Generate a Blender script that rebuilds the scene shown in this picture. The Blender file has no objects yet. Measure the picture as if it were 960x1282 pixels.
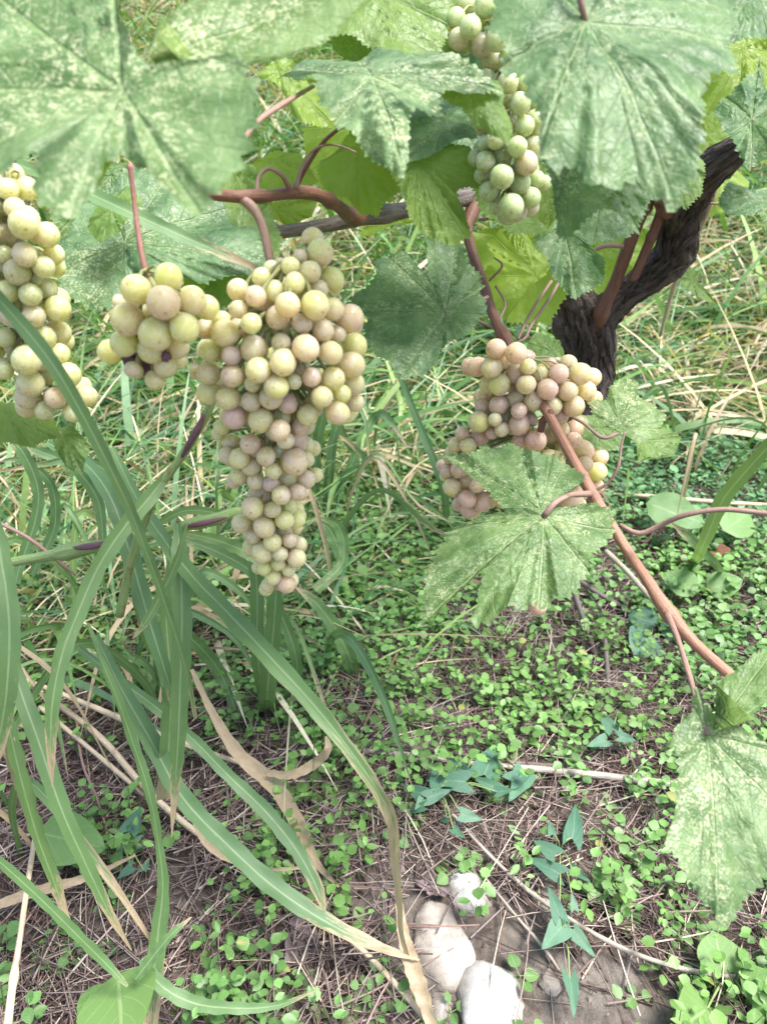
import bpy, math, random
import numpy as np
from mathutils import Vector, Matrix, Quaternion, noise
rad = math.radians
random.seed(11)
RNG = np.random.default_rng(5)
S = bpy.context.scene
C = S.collection

# ------------------------------------------------------------------ camera, sky, sun, exposure
CAM_H, PITCH, F = 0.62, rad(30), 960.0
cam_d = bpy.data.cameras.new('camera')
cam_d.sensor_fit = 'VERTICAL'; cam_d.sensor_height = 36; cam_d.sensor_width = 36
cam_d.lens = F / 1282 * 36
cam_d.clip_start = 0.01; cam_d.clip_end = 500
cam_d.dof.use_dof = True; cam_d.dof.focus_distance = 0.56; cam_d.dof.aperture_fstop = 13
cam = bpy.data.objects.new('camera', cam_d); C.objects.link(cam)
cam.location = (0, 0, CAM_H); cam.rotation_euler = (rad(90) - PITCH, 0, 0)
S.camera = cam

SUN_EL, SUN_AZ = rad(66), rad(105)
w = bpy.data.worlds.new('World'); S.world = w; w.use_nodes = True
nt = w.node_tree
sky = nt.nodes.new('ShaderNodeTexSky'); sky.sky_type = 'NISHITA'; sky.sun_disc = False
sky.sun_elevation = SUN_EL; sky.sun_rotation = SUN_AZ
sky.air_density = 1.0; sky.dust_density = 3.0; sky.ozone_density = 1.0
bg = nt.nodes['Background']; bg.inputs['Strength'].default_value = 0.125
nt.links.new(sky.outputs[0], bg.inputs['Color'])
sd = bpy.data.lights.new('sun', 'SUN'); sd.energy = 2.6; sd.angle = rad(22); sd.color = (1, .985, .97)
so = bpy.data.objects.new('sun', sd); C.objects.link(so)
sdir = Vector((math.sin(SUN_AZ) * math.cos(SUN_EL), math.cos(SUN_AZ) * math.cos(SUN_EL), math.sin(SUN_EL)))
so.rotation_euler = sdir.to_track_quat('Z', 'Y').to_euler()
so.location = sdir * 8
S.view_settings.view_transform = 'Standard'; S.view_settings.look = 'None'
S.view_settings.exposure = 1.68; S.view_settings.gamma = 1.0
S.cycles.max_bounces = 8; S.cycles.diffuse_bounces = 2; S.cycles.transparent_max_bounces = 8
S.cycles.caustics_reflective = False; S.cycles.caustics_refractive = False

# ------------------------------------------------------------------ where things stand
CAM = Vector((0, 0, CAM_H))
FWD = Vector((0, math.cos(PITCH), -math.sin(PITCH)))
UP = Vector((0, math.sin(PITCH), math.cos(PITCH)))
RT = Vector((1, 0, 0))
def ray(px, py): return FWD + RT * ((px - 480) / F) + UP * ((641 - py) / F)     # unit depth
def P(px, py, d): return CAM + ray(px, py) * d
def PY(px, py, Y):
    r = ray(px, py); return CAM + r * (Y / r.y)
def gz(x, y):
    x = np.asarray(x, float); y = np.asarray(y, float)
    t = np.clip(y - 1.35, 0, 12)
    b = 0.27 * t * t / (t + 0.45)
    far = np.clip(y - 12, 0, None)
    b = b - 0.0 * far
    n = (np.sin(x * 7.1 + y * 3.3) * .006 + np.sin(x * 2.7 - y * 5.9 + 1.3) * .008 +
         np.sin(x * 17 + 2 + y * 11) * .003 + np.sin(-x * 13 + y * 19) * .003)
    return b + n - .004
def G(px, py, up=0.0):
    r = ray(px, py); t = 0.2
    while t < 40:
        p = CAM + r * t
        if p.z <= float(gz(p.x, p.y)) + up: break
        t += 0.004 if t < 3 else .03
    return CAM + r * t
def pix(p):
    """where a world point (arrays) falls in the photograph's grid; used only to plan plant densities on the ground"""
    x, y, z = p
    dz = z - CAM_H
    d = y * math.cos(PITCH) - dz * math.sin(PITCH)
    u = y * math.sin(PITCH) + dz * math.cos(PITCH)
    return 480 + F * x / d, 641 - F * u / d

# ------------------------------------------------------------------ object helpers
WL = {}
def reg(o, wloc): WL[o.name] = Vector(wloc)
def thing(name, label, cat, loc, group=None):
    o = bpy.data.objects.new(name, None); C.objects.link(o); o.location = loc
    o.empty_display_size = .02
    o['label'] = label; o['category'] = cat
    if group: o['group'] = group
    reg(o, loc); return o
def tag(o, label, cat, group=None):
    o['label'] = label; o['category'] = cat
    if group: o['group'] = group
    return o
def make_mesh(name, v, f, mat, uv=None, col=None, smooth=True):
    me = bpy.data.meshes.new(name)
    v = np.asarray(v, float)
    me.from_pydata(v if isinstance(f, np.ndarray) else v.tolist(), [], f)
    if uv is not None:
        u = me.uv_layers.new(name='UVMap')
        idx = np.empty(len(me.loops), np.int32); me.loops.foreach_get('vertex_index', idx)
        u.data.foreach_set('uv', np.asarray(uv, np.float32)[idx].ravel())
    if col is not None:
        a = me.color_attributes.new('tone', 'FLOAT_COLOR', 'POINT')
        c4 = np.ones((len(v), 4), np.float32); c4[:, :3] = col
        a.data.foreach_set('color', c4.ravel())
    if smooth: me.polygons.foreach_set('use_smooth', np.ones(len(me.polygons), bool))
    if mat: me.materials.append(mat)
    me.update(); return me
def put(name, v, f, mat, parent=None, origin=None, **k):
    v = np.asarray(v, float)
    og = Vector(origin) if origin is not None else (WL[parent.name] if parent else Vector(v.mean(0)))
    me = make_mesh(name, v - np.array(og), f, mat, **k)
    o = bpy.data.objects.new(name, me); C.objects.link(o)
    if parent:
        o.parent = parent; o.location = og - WL[parent.name]
    else: o.location = og
    reg(o, og); return o

def cat_rom(pts, n):
    """smooth resample of a list of equal-length tuples"""
    p = np.asarray(pts, float)
    if len(p) == 2: p = np.vstack([p[0], p.mean(0), p[1]])
    seg = np.linalg.norm(np.diff(p[:, :3], axis=0), axis=1); t = np.concatenate([[0], np.cumsum(np.maximum(seg, 1e-6))])
    m = np.gradient(p, t, axis=0)
    q = np.linspace(0, t[-1], n); i = np.clip(np.searchsorted(t, q, 'right') - 1, 0, len(t) - 2)
    h = (t[i + 1] - t[i]); s = ((q - t[i]) / h)[:, None]; h = h[:, None]
    return ((2*s**3 - 3*s**2 + 1) * p[i] + (s**3 - 2*s**2 + s) * h * m[i] + (-2*s**3 + 3*s**2) * p[i+1] + (s**3 - s**2) * h * m[i+1])

def tube(pts, n=24, sides=8, rough=0.0, fscale=60, nodes=(), caps=True, ridge=0.0):
    """pts: (x,y,z,r). Returns verts, faces, uv"""
    q = cat_rom(pts, n); c = q[:, :3]; r = np.maximum(q[:, 3], 1e-5)
    tan = np.gradient(c, axis=0); tan /= np.linalg.norm(tan, axis=1)[:, None] + 1e-12
    a = np.cross(tan[0], [0.3, 1, .2]); a /= np.linalg.norm(a)
    V, U = [], []
    ln = np.concatenate([[0], np.cumsum(np.linalg.norm(np.diff(c, axis=0), axis=1))])
    for i in range(n):
        a = a - tan[i] * a.dot(tan[i]); a /= np.linalg.norm(a) + 1e-12
        b = np.cross(tan[i], a); rr = r[i]
        for t0, amp, wd in nodes:
            rr *= 1 + amp * math.exp(-((i / (n - 1) - t0) / wd) ** 2)
        for k in range(sides):
            th = 2 * math.pi * k / sides
            d = math.cos(th) * a + math.sin(th) * b
            s = 1.0
            if ridge:
                s += ridge * (noise.noise(Vector((math.cos(th) * 3.2, math.sin(th) * 3.2, ln[i] * 13))) + .55 * noise.noise(Vector((math.cos(th) * 8, math.sin(th) * 8, ln[i] * 26 + 4))) + .3 * noise.noise(Vector((math.cos(th) * 20, math.sin(th) * 20, ln[i] * 40))))
            if rough:
                p0 = Vector(c[i] + d * r[i])
                s += rough * (noise.noise(p0 * fscale) + .6 * noise.noise(Vector((math.cos(th) * 2.4, math.sin(th) * 2.4, ln[i] * 9 + 3))) )
            V.append(c[i] + d * rr * s); U.append((k / sides, ln[i]))
    Fc = [(i*sides + k, i*sides + (k+1) % sides, (i+1)*sides + (k+1) % sides, (i+1)*sides + k) for i in range(n-1) for k in range(sides)]
    if caps:
        Fc.append(tuple(range(sides))[::-1]); Fc.append(tuple((n-1)*sides + k for k in range(sides)))
    return V, Fc, U
def merge(parts):
    V, Fc, U, o = [], [], [], 0
    for v, f, u in parts:
        V += list(v); U += list(u); Fc += [tuple(i + o for i in q) for q in f]; o += len(v)
    return V, Fc, U

def ribbon(pts, n=28, tw0=0.0, tw1=0.0, fold=.22, view=None, wave=0.0):
    """pts (x,y,z,halfwidth): a grass blade with a V fold"""
    q = cat_rom(pts, n); c = q[:, :3]; hw = np.maximum(q[:, 3] * (1 + .07 * np.sin(np.arange(n) * 1.7 + random.random() * 6) + np.array([random.uniform(-.05, .05) for _ in range(n)])), 2e-5)
    tan = np.gradient(c, axis=0); tan /= np.linalg.norm(tan, axis=1)[:, None] + 1e-12
    V, U = [], []
    ph = random.random() * 6
    prev = None
    for i in range(n):
        vd = (np.array(CAM) - c[i]) if view is None else np.array(view, float)
        vd = vd / np.linalg.norm(vd)
        x = np.cross(tan[i], vd)
        if np.linalg.norm(x) < .15 and prev is not None: x = prev
        x = x / (np.linalg.norm(x) + 1e-9)
        if prev is not None and x.dot(prev) < 0: x = -x
        prev = x
        nn = np.cross(x, tan[i]); nn /= np.linalg.norm(nn) + 1e-9
        a = tw0 + (tw1 - tw0) * i / (n - 1)
        x2 = math.cos(a) * x + math.sin(a) * nn; n2 = -math.sin(a) * x + math.cos(a) * nn
        for k, u in enumerate((-1, -.5, 0, .5, 1)):
            lift = fold * abs(u) * hw[i] + wave * hw[i] * math.sin(i * 1.1 + ph + u * 2) * abs(u)
            V.append(c[i] + x2 * u * hw[i] + n2 * lift); U.append(((u + 1) / 2, i / (n - 1)))
    Fc = [(i*5 + k, i*5 + k + 1, (i+1)*5 + k + 1, (i+1)*5 + k) for i in range(n-1) for k in range(4)]
    return V, Fc, U

# ------------------------------------------------------------------ materials
class M:
    def __init__(s, name):
        s.m = bpy.data.materials.new(name); s.m.use_nodes = True; s.t = s.m.node_tree
        s.b = s.t.nodes['Principled BSDF']; s.out = s.t.nodes['Material Output']
    def n(s, typ, **k):
        x = s.t.nodes.new(typ)
        for a, b in k.items(): setattr(x, a, b)
        return x
    def set(s, sock, v):
        if v is None: return
        if isinstance(v, bpy.types.NodeSocket): s.t.links.new(v, sock)
        elif isinstance(v, (tuple, list)) and len(v) == 3 and sock.type == 'RGBA': sock.default_value = (*v, 1)
        else: sock.default_value = v
    def math(s, op, a, b=None, c=None, clamp=False):
        x = s.n('ShaderNodeMath', operation=op, use_clamp=clamp)
        s.set(x.inputs[0], a); s.set(x.inputs[1], b)
        if c is not None: s.set(x.inputs[2], c)
        return x.outputs[0]
    def ss(s, v, lo, hi, a=0.0, b=1.0):
        x = s.n('ShaderNodeMapRange', interpolation_type='SMOOTHSTEP')
        for i, q in enumerate((v, lo, hi, a, b)): s.set(x.inputs[i], q)
        return x.outputs[0]
    def mix(s, f, a, b, mode='MIX'):
        x = s.n('ShaderNodeMix', data_type='RGBA', blend_type=mode)
        s.set(x.inputs[0], f); s.set(x.inputs[6], a); s.set(x.inputs[7], b); return x.outputs[2]
    def noise(s, vec, scale, detail=3, rough=.55, dist=0):
        x = s.n('ShaderNodeTexNoise'); s.set(x.inputs['Vector'], vec); x.inputs['Scale'].default_value = scale
        x.inputs['Detail'].default_value = detail; x.inputs['Roughness'].default_value = rough; x.inputs['Distortion'].default_value = dist
        return x.outputs['Fac']
    def vor(s, vec, scale, feat='F1'):
        x = s.n('ShaderNodeTexVoronoi', feature=feat); s.set(x.inputs['Vector'], vec); x.inputs['Scale'].default_value = scale; return x.outputs['Distance']
    def prop(s, name):
        x = s.n('ShaderNodeAttribute', attribute_type='OBJECT', attribute_name=name); return x.outputs['Fac']
    def rand(s): return s.n('ShaderNodeObjectInfo').outputs['Random']
    def objco(s, shift=True):
        c = s.n('ShaderNodeTexCoord').outputs['Object']
        if not shift: return c
        a = s.n('ShaderNodeVectorMath', operation='ADD'); s.set(a.inputs[0], c)
        k = s.n('ShaderNodeCombineXYZ'); r = s.rand()
        for i, q in enumerate((7.3, 3.1, 5.7)): s.set(k.inputs[i], s.math('MULTIPLY', r, q))
        s.set(a.inputs[1], k.outputs[0]); return a.outputs[0]
    def uv(s):
        x = s.n('ShaderNodeSeparateXYZ'); s.set(x.inputs[0], s.n('ShaderNodeTexCoord').outputs['UV']); return x.outputs[0], x.outputs[1]
    def bump(s, h, strength, dist=.001):
        x = s.n('ShaderNodeBump'); s.set(x.inputs['Height'], h); x.inputs['Strength'].default_value = strength; x.inputs['Distance'].default_value = dist
        s.set(s.b.inputs['Normal'], x.outputs[0]); return x.outputs[0]
    def base(s, c, rough=.6, spec=.4):
        s.set(s.b.inputs['Base Color'], c); s.set(s.b.inputs['Roughness'], rough); s.b.inputs['Specular IOR Level'].default_value = spec
    def translucent(s, col, fac, normal=None):
        t = s.n('ShaderNodeBsdfTranslucent'); s.set(t.inputs[0], col)
        mx = s.n('ShaderNodeMixShader'); s.set(mx.inputs[0], fac)
        s.t.links.new(s.b.outputs[0], mx.inputs[1]); s.t.links.new(t.outputs[0], mx.inputs[2]); s.t.links.new(mx.outputs[0], s.out.inputs[0])

def leaf_material():
    m = M('vine_leaf'); u, d = m.uv(); co = m.objco()
    stip, tint = m.math('MULTIPLY', m.prop('stip'), .72), m.prop('tint')
    n1 = m.noise(co, 45, 4); n2 = m.noise(co, 260, 3); n3 = m.noise(co, 820, 2, .6)
    dark = m.mix(tint, (.040, .105, .042), (.125, .22, .022))
    lite = m.mix(tint, (.115, .215, .090), (.22, .32, .04))
    col = m.mix(m.ss(n1, .3, .7), dark, lite)
    # pale feeding speckle, in patches, denser along the veins
    patch = m.ss(m.noise(co, 22, 3, .6), .46, .72)
    along = m.ss(d, .0, .13, .55, 0.0)
    dots = m.ss(m.math('ADD', m.math('MULTIPLY', n3, .6), m.math('MULTIPLY', n2, .4)), .47, .66)
    fac = m.math('MULTIPLY', m.math('MULTIPLY', dots, m.math('ADD', m.math('ADD', patch, along), .18), clamp=True), stip, clamp=True)
    wash = m.math('MULTIPLY', m.ss(n1, .35, .62, .1, .55), m.math('MULTIPLY', m.math('SUBTRACT', stip, .6, clamp=True), 1.0), clamp=True)
    col = m.mix(wash, col, (.30, .40, .22))
    col = m.mix(fac, col, (.58, .60, .36))
    # leaf edge slightly yellowed / browned
    # veins
    v1 = m.math('MULTIPLY', m.ss(d, .004, .013, 1, 0), m.ss(u, .9, 1.0, 1, .3))
    ch = m.math('FRACT', m.math('MULTIPLY', m.math('SUBTRACT', u, m.math('MULTIPLY', d, 1.05)), 8.0))
    v2 = m.math('MULTIPLY', m.ss(m.math('ABSOLUTE', m.math('SUBTRACT', ch, .5)), .0, .045, 1, 0), .55)
    v3 = m.ss(m.vor(co, 230, 'DISTANCE_TO_EDGE'), .0, .10, .22, 0)
    vein = m.math('MAXIMUM', v1, m.math('MAXIMUM', v2, v3))
    col = m.mix(m.math('MULTIPLY', vein, .3), col, (.30, .40, .18))
    ed = m.ss(m.noise(co, 33, 2), .66, .74)
    col = m.mix(m.math('MULTIPLY', ed, m.prop('brown')), col, (.36, .20, .12))
    back = m.n('ShaderNodeNewGeometry').outputs['Backfacing']
    under = m.mix(.6, col, m.mix(tint, (.15, .24, .06), (.30, .42, .05)))  # backlit glow put into the underside colour, brighter with tint
    col2 = m.mix(back, col, under)
    m.base(col2, m.ss(n2, .3, .7, .36, .54), .45)
    h = m.math('ADD', m.math('MULTIPLY', m.vor(co, 150), .9), m.math('ADD', m.math('MULTIPLY', vein, -.7), m.math('MULTIPLY', n3, .25)))
    m.bump(h, .55, .0016)
    tr = m.mix(.5, m.mix(tint, (.16, .34, .03), (.62, .74, .03)), m.mix(1, col, (1.9, 1.9, 1.4), 'MULTIPLY'))
    m.translucent(tr, m.math('ADD', .34, m.math('MULTIPLY', tint, .22)))
    return m.m
def berry_material():
    m = M('grape_skin'); co = m.objco(); r = m.rand(); plain = m.objco(False)
    ripe = m.prop('ripe')
    n1 = m.noise(co, 70, 3); n2 = m.noise(co, 260, 3, .6); n3 = m.noise(co, 900, 2)
    body = m.mix(r, (.68, .68, .20), (.80, .73, .28))
    body = m.mix(m.prop('dull_shade'), body, (.34, .44, .20))  # top bunch's shade put into its skin colour as a darker green
    blush = m.ss(m.math('ADD', m.math('MULTIPLY', m.math('ADD', n1, m.math('MULTIPLY', ripe, .25)), .8), m.math('MULTIPLY', m.math('FRACT', m.math('MULTIPLY', r, 7.7)), .5)), .45, .95)
    col = m.mix(m.math('MULTIPLY', blush, m.math('MULTIPLY', ripe, .9)), body, (.66, .36, .32))
    amber = m.ss(m.math('ADD', m.math('MULTIPLY', n1, .5), m.math('FRACT', m.math('MULTIPLY', r, 13.3))), 1.28, 1.46)
    col = m.mix(amber, col, (.62, .36, .09))
    bloom = m.ss(m.math('ADD', m.math('MULTIPLY', n2, .7), m.math('MULTIPLY', n1, .5)), .44, .82, .03, .28)
    col = m.mix(bloom, col, (.84, .74, .71))
    spk = m.ss(n3, .70, .76, 0, .35)
    col = m.mix(spk, col, (.30, .20, .12))
    ln = m.n('ShaderNodeVectorMath', operation='NORMALIZE'); m.set(ln.inputs[0], plain)
    s2 = m.n('ShaderNodeSeparateXYZ'); m.set(s2.inputs[0], ln.outputs[0])
    scar = m.ss(s2.outputs[2], .990, .996)
    col = m.mix(m.math('MULTIPLY', scar, .4), col, (.16, .09, .05))
    m.base(col, m.ss(bloom, 0, .5, .24, .46), .5)
    m.b.inputs['Subsurface Weight'].default_value = .9; m.b.inputs['Transmission Weight'].default_value = .12; m.b.inputs['IOR'].default_value = 1.36
    m.b.inputs['Subsurface Radius'].default_value = (1.0, .9, .45)
    m.b.inputs['Subsurface Scale'].default_value = .02; m.b.inputs['Coat Weight'].default_value = .25; m.b.inputs['Coat Roughness'].default_value = .15
    m.bump(n2, .12, .0006)
    return m.m
def blade_material():
    m = M('grass_blade'); u, v = m.uv(); co = m.objco(); r = m.rand(); tint = m.prop('tint')
    c = m.math('ABSOLUTE', m.math('SUBTRACT', u, .5))
    g = m.mix(m.noise(co, 25, 3), m.mix(tint, (.060, .140, .050), (.115, .21, .040)), m.mix(tint, (.13, .24, .105), (.23, .34, .09)))
    stripes = m.ss(m.math('ABSOLUTE', m.math('SUBTRACT', m.math('FRACT', m.math('MULTIPLY', u, 13)), .5)), .1, .5, 0, .28)
    g = m.mix(stripes, g, (.16, .27, .12))
    wv = m.n('ShaderNodeCombineXYZ'); m.set(wv.inputs[0], m.math('MULTIPLY', u, 5)); m.set(wv.inputs[1], m.math('MULTIPLY', v, 22)); m.set(wv.inputs[2], m.math('MULTIPLY', r, 40))
    nn = m.noise(wv.outputs[0], 1.6, 4, .6)
    pale = m.ss(nn, .62, .75, 0, .5); g = m.mix(pale, g, (.33, .38, .20))
    rib = m.math('MULTIPLY', m.ss(c, .02, .065, .6, 0), m.ss(nn, .2, .6, .55, 1)); g = m.mix(rib, g, (.36, .46, .24))
    dry = m.prop('dry')
    dv = m.math('ADD', v, m.math('ADD', m.math('MULTIPLY', m.math('SUBTRACT', nn, .5), .35), m.math('MULTIPLY', c, .25)))
    df = m.ss(m.math('SUBTRACT', dv, dry), -.06, .08)
    straw = m.mix(nn, (.34, .22, .13), (.62, .50, .32))
    col = m.mix(df, g, straw)
    m.base(col, .45, .45)
    m.bump(m.math('ADD', stripes, m.math('MULTIPLY', nn, .4)), .35, .0006)
    m.translucent(m.mix(.3, col, (.30, .48, .06)), .28)
    return m.m
def cane_material(name, c1, c2, scale=60, node=(.10, .05, .035), bs=.5):
    m = M(name); u, v = m.uv(); co = m.objco()
    k = m.n('ShaderNodeCombineXYZ'); m.set(k.inputs[0], m.math('MULTIPLY', u, 14)); m.set(k.inputs[1], m.math('MULTIPLY', v, 30))
    st = m.noise(k.outputs[0], 1.2, 4, .65); n1 = m.noise(co, scale, 4, .6); n2 = m.noise(co, scale * 6, 3, .6)
    col = m.mix(m.ss(st, .3, .7), c1, c2)
    col = m.mix(m.ss(n1, .56, .74, 0, .8), col, node)
    col = m.mix(m.ss(n2, .62, .72, 0, .4), col, tuple(min(1, q * 1.7) for q in c2))
    m.base(col, .55, .4); m.bump(m.math('ADD', st, n2), bs, .0012); return m.m
def bark_material():
    m = M('old_bark'); u, v = m.uv(); co = m.objco(False)
    k = m.n('ShaderNodeCombineXYZ'); m.set(k.inputs[0], m.math('MULTIPLY', u, 18)); m.set(k.inputs[1], m.math('MULTIPLY', v, 22))
    st = m.noise(k.outputs[0], 1.0, 6, .7, .6); n1 = m.noise(co, 40, 4); n2 = m.noise(co, 400, 3)
    col = m.mix(m.ss(st, .32, .68), (.022, .016, .013), (.17, .13, .108))
    col = m.mix(m.ss(n1, .55, .75, 0, .6), col, (.24, .21, .185))
    col = m.mix(m.ss(n2, .6, .75, 0, .4), col, (.24, .20, .17))
    m.base(col, .85, .2); m.bump(m.math('ADD', m.math('MULTIPLY', st, 2), n2), .9, .004); return m.m
def ground_material():
    m = M('soil'); co = m.n('ShaderNodeTexCoord').outputs['Object']
    n1 = m.noise(co, 9, 4); n2 = m.noise(co, 70, 5, .65); n3 = m.noise(co, 420, 3, .6)
    col = m.mix(m.ss(n2, .3, .7), (.050, .038, .031), (.15, .122, .10))
    col = m.mix(m.ss(n1, .45, .65, 0, .7), col, (.20, .178, .152))
    col = m.mix(m.ss(n3, .62, .75, 0, .5), col, (.33, .28, .23))
    sp = m.n('ShaderNodeSeparateXYZ'); m.set(sp.inputs[0], co)
    th = m.ss(m.math('ADD', sp.outputs[1], m.math('MULTIPLY', n1, .5)), 1.45, 1.9)
    col = m.mix(th, col, m.mix(m.ss(n2, .35, .65), (.035, .055, .02), (.13, .11, .06)))
    m.base(col, .85, .25); m.bump(m.math('ADD', n2, m.math('MULTIPLY', n3, .35)), .8, .006); return m.m
def tone_material(name, trans=.0, rough=.55, spec=.4, trcol=(1.5, 1.7, .6), nscale=300):
    m = M(name)
    a = m.n('ShaderNodeAttribute', attribute_type='GEOMETRY', attribute_name='tone').outputs['Color']
    co = m.n('ShaderNodeTexCoord').outputs['Object']; n = m.noise(co, nscale, 3)
    col = m.mix(1, a, m.mix(n, (.72, .72, .72), (1.25, 1.25, 1.2)), 'MULTIPLY')
    m.base(col, rough, spec); m.bump(n, .25, .0008)
    if trans: m.translucent(m.mix(1, col, trcol, 'MULTIPLY'), trans)
    return m.m
def weed_leaf_material(name, c1, c2, vein):
    m = M(name); u, v = m.uv(); co = m.objco(); tint = m.prop('tint')
    n1 = m.noise(co, 120, 3); n2 = m.noise(co, 600, 3)
    col = m.mix(m.ss(m.math('ADD', m.math('MULTIPLY', n1, .6), m.math('MULTIPLY', m.rand(), .6)), .25, .9), c1, c2)
    c = m.math('ABSOLUTE', m.math('SUBTRACT', u, .5))
    side = m.ss(m.math('ABSOLUTE', m.math('SUBTRACT', m.math('FRACT', m.math('MULTIPLY', m.math('SUBTRACT', v, m.math('MULTIPLY', c, .9)), 5)), .5)), 0, .07, .35, 0)
    col = m.mix(m.math('MAXIMUM', m.ss(c, .01, .035, .6, 0), side), col, vein)
    m.base(col, .45, .45); m.bump(m.math('ADD', n2, m.math('MULTIPLY', side, -2)), .3, .0006)
    m.translucent(m.mix(1, col, (1.7, 1.8, .8), 'MULTIPLY'), .3); return m.m
def stone_material():
    m = M('limestone'); co = m.objco(); sh = m.prop('warm')
    n1 = m.noise(co, 30, 5, .6); n2 = m.noise(co, 140, 4, .6); n3 = m.noise(co, 600, 3)
    c = m.mix(sh, (.40, .39, .36), (.24, .19, .145))
    c2 = m.mix(sh, (.54, .53, .50), (.36, .30, .235))
    col = m.mix(m.ss(n1, .35, .65), c, c2)
    col = m.mix(m.ss(n2, .54, .70, 0, .7), col, (.26, .22, .17))
    sz = m.n('ShaderNodeSeparateXYZ'); m.set(sz.inputs[0], m.objco(False))
    dirt = m.ss(m.math('ADD', sz.outputs[2], m.math('MULTIPLY', m.math('SUBTRACT', n1, .5), .03)), .0, .012, .8, 0)
    col = m.mix(dirt, col, (.17, .14, .115))
    col = m.mix(m.ss(n3, .66, .74, 0, .5), col, (.16, .15, .12))
    m.base(col, .75, .3); m.bump(m.math('ADD', n2, m.math('MULTIPLY', n3, .4)), .5, .003); return m.m

LEAF, BERRY, BLADE, BARK = leaf_material(), berry_material(), blade_material(), bark_material()
CANE_RED = cane_material('red_cane', (.11, .045, .03), (.20, .09, .055))
CANE_ORANGE = cane_material('orange_cane', (.25, .115, .07), (.36, .19, .12))
CANE_GREY = cane_material('weathered_cane', (.085, .066, .054), (.23, .19, .155), bs=.9)
CANE_PURPLE = cane_material('peduncle', (.22, .13, .10), (.34, .22, .17))
CANE_PALE = cane_material('pale_stem', (.25, .21, .165), (.47, .41, .34), node=(.24, .17, .13))
STRAW_M = cane_material('dry_straw', (.42, .31, .19), (.66, .54, .38), node=(.28, .19, .12))
TWIG_M = cane_material('dark_twig', (.07, .055, .048), (.17, .14, .12))
GSTEM = cane_material('green_stem', (.16, .25, .07), (.28, .36, .14), node=(.13, .035, .045))
RACHIS = cane_material('rachis', (.26, .28, .10), (.36, .36, .16), node=(.22, .13, .08))
STONE, SOIL = stone_material(), ground_material()
WEED = weed_leaf_material('weed_leaf', (.085, .19, .05), (.16, .285, .085), (.24, .36, .15))
WEED_BLUE = weed_leaf_material('arrow_leaf', (.06, .155, .095), (.11, .225, .14), (.20, .32, .20))
WEED_BROAD = weed_leaf_material('broad_leaf', (.12, .235, .06), (.17, .29, .085), (.34, .46, .2))
DEAD = cane_material('dead_leaf', (.12, .085, .08), (.25, .19, .18), node=(.07, .05, .05))
DEAD_RED = cane_material('dead_red_leaf', (.16, .07, .035), (.24, .11, .06), node=(.07, .04, .03))
RAISIN = cane_material('shrivelled_skin', (.10, .045, .06), (.20, .10, .12), scale=200)

# ------------------------------------------------------------------ ground
def axis(lo, a, b, hi, step, grow=1.22):
    mid = list(np.arange(a, b + 1e-6, step)); left, s, x = [], step, a
    while x > lo: s *= grow; x -= s; left.append(x)
    right, s, x = [], step, mid[-1]
    while x < hi: s *= grow; x += s; right.append(x)
    return np.array(left[::-1] + mid + right)
gx, gy = axis(-70, -1.0, 1.0, 70, .011), axis(-70, .25, 1.9, 70, .011)
X, Y = np.meshgrid(gx, gy); Z = gz(X, Y)
lump = np.array([[noise.noise(Vector((x * 40, y * 40, 0))) + .5 * noise.noise(Vector((x * 95, y * 95, 3))) if abs(x) < 1.05 and .2 < y < 1.95 else 0 for x in gx] for y in gy])
Z = Z + lump * .0035
nx, ny = len(gx), len(gy)
idx = np.arange(nx * ny).reshape(ny, nx)
fq = np.stack([idx[:-1, :-1], idx[:-1, 1:], idx[1:, 1:], idx[1:, :-1]], -1).reshape(-1, 4)
g = put('ground', np.stack([X, Y, Z], -1).reshape(-1, 3), fq, SOIL, origin=(0, 0, 0)); g['kind'] = 'structure'

# ------------------------------------------------------------------ grapevine wood
YT = .94
base = G(690, 700); base.z -= .02
vine = thing('grapevine', 'old grapevine with gnarled dark trunk, reddish canes and speckled leaves', 'grapevine', (base.x, base.y, base.z))
def wood(name, pts, mat, parent=vine, n=28, sides=10, rough=.06, nodes=(), fs=60, ridge=0.0):
    v, f, u = tube(pts, n, sides, rough, fs, nodes, ridge=ridge); return put(name, v, f, mat, parent, origin=v[0], uv=u)
def pw(px, py, Y, wpx):                # wood point in the vertical plane at Y, width in px
    p = PY(px, py, Y); d = (p - CAM).dot(FWD); return (*p, wpx / 2 * d / F)
def pd(px, py, d, wpx):
    p = P(px, py, d); return (*p, wpx / 2 * d / F)
tr = [(base.x, base.y, base.z, .040), (base.x + .004, base.y, base.z + .06, .032), pw(694, 640, YT, 66), pw(708, 570, YT, 60), pw(727, 510, YT, 58), pw(738, 460, YT, 56), pw(734, 420, YT, 66), pw(722, 385, YT, 56), pw(706, 352, YT, 34)]
wood('trunk', tr, BARK, n=110, sides=72, rough=.12, fs=150, ridge=.28)
wood('arm', [pw(742, 412, YT, 44), pw(772, 376, YT - .01, 38), pw(815, 346, YT - .02, 40), pw(842, 322, YT - .03, 48), pw(850, 285, YT - .05, 44), pw(868, 240, YT - .09, 42), pw(895, 208, YT - .13, 42), pw(938, 178, YT - .16, 32), pw(990, 140, YT - .2, 26)], BARK, n=120, sides=60, rough=.12, fs=150, ridge=.26)
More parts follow.
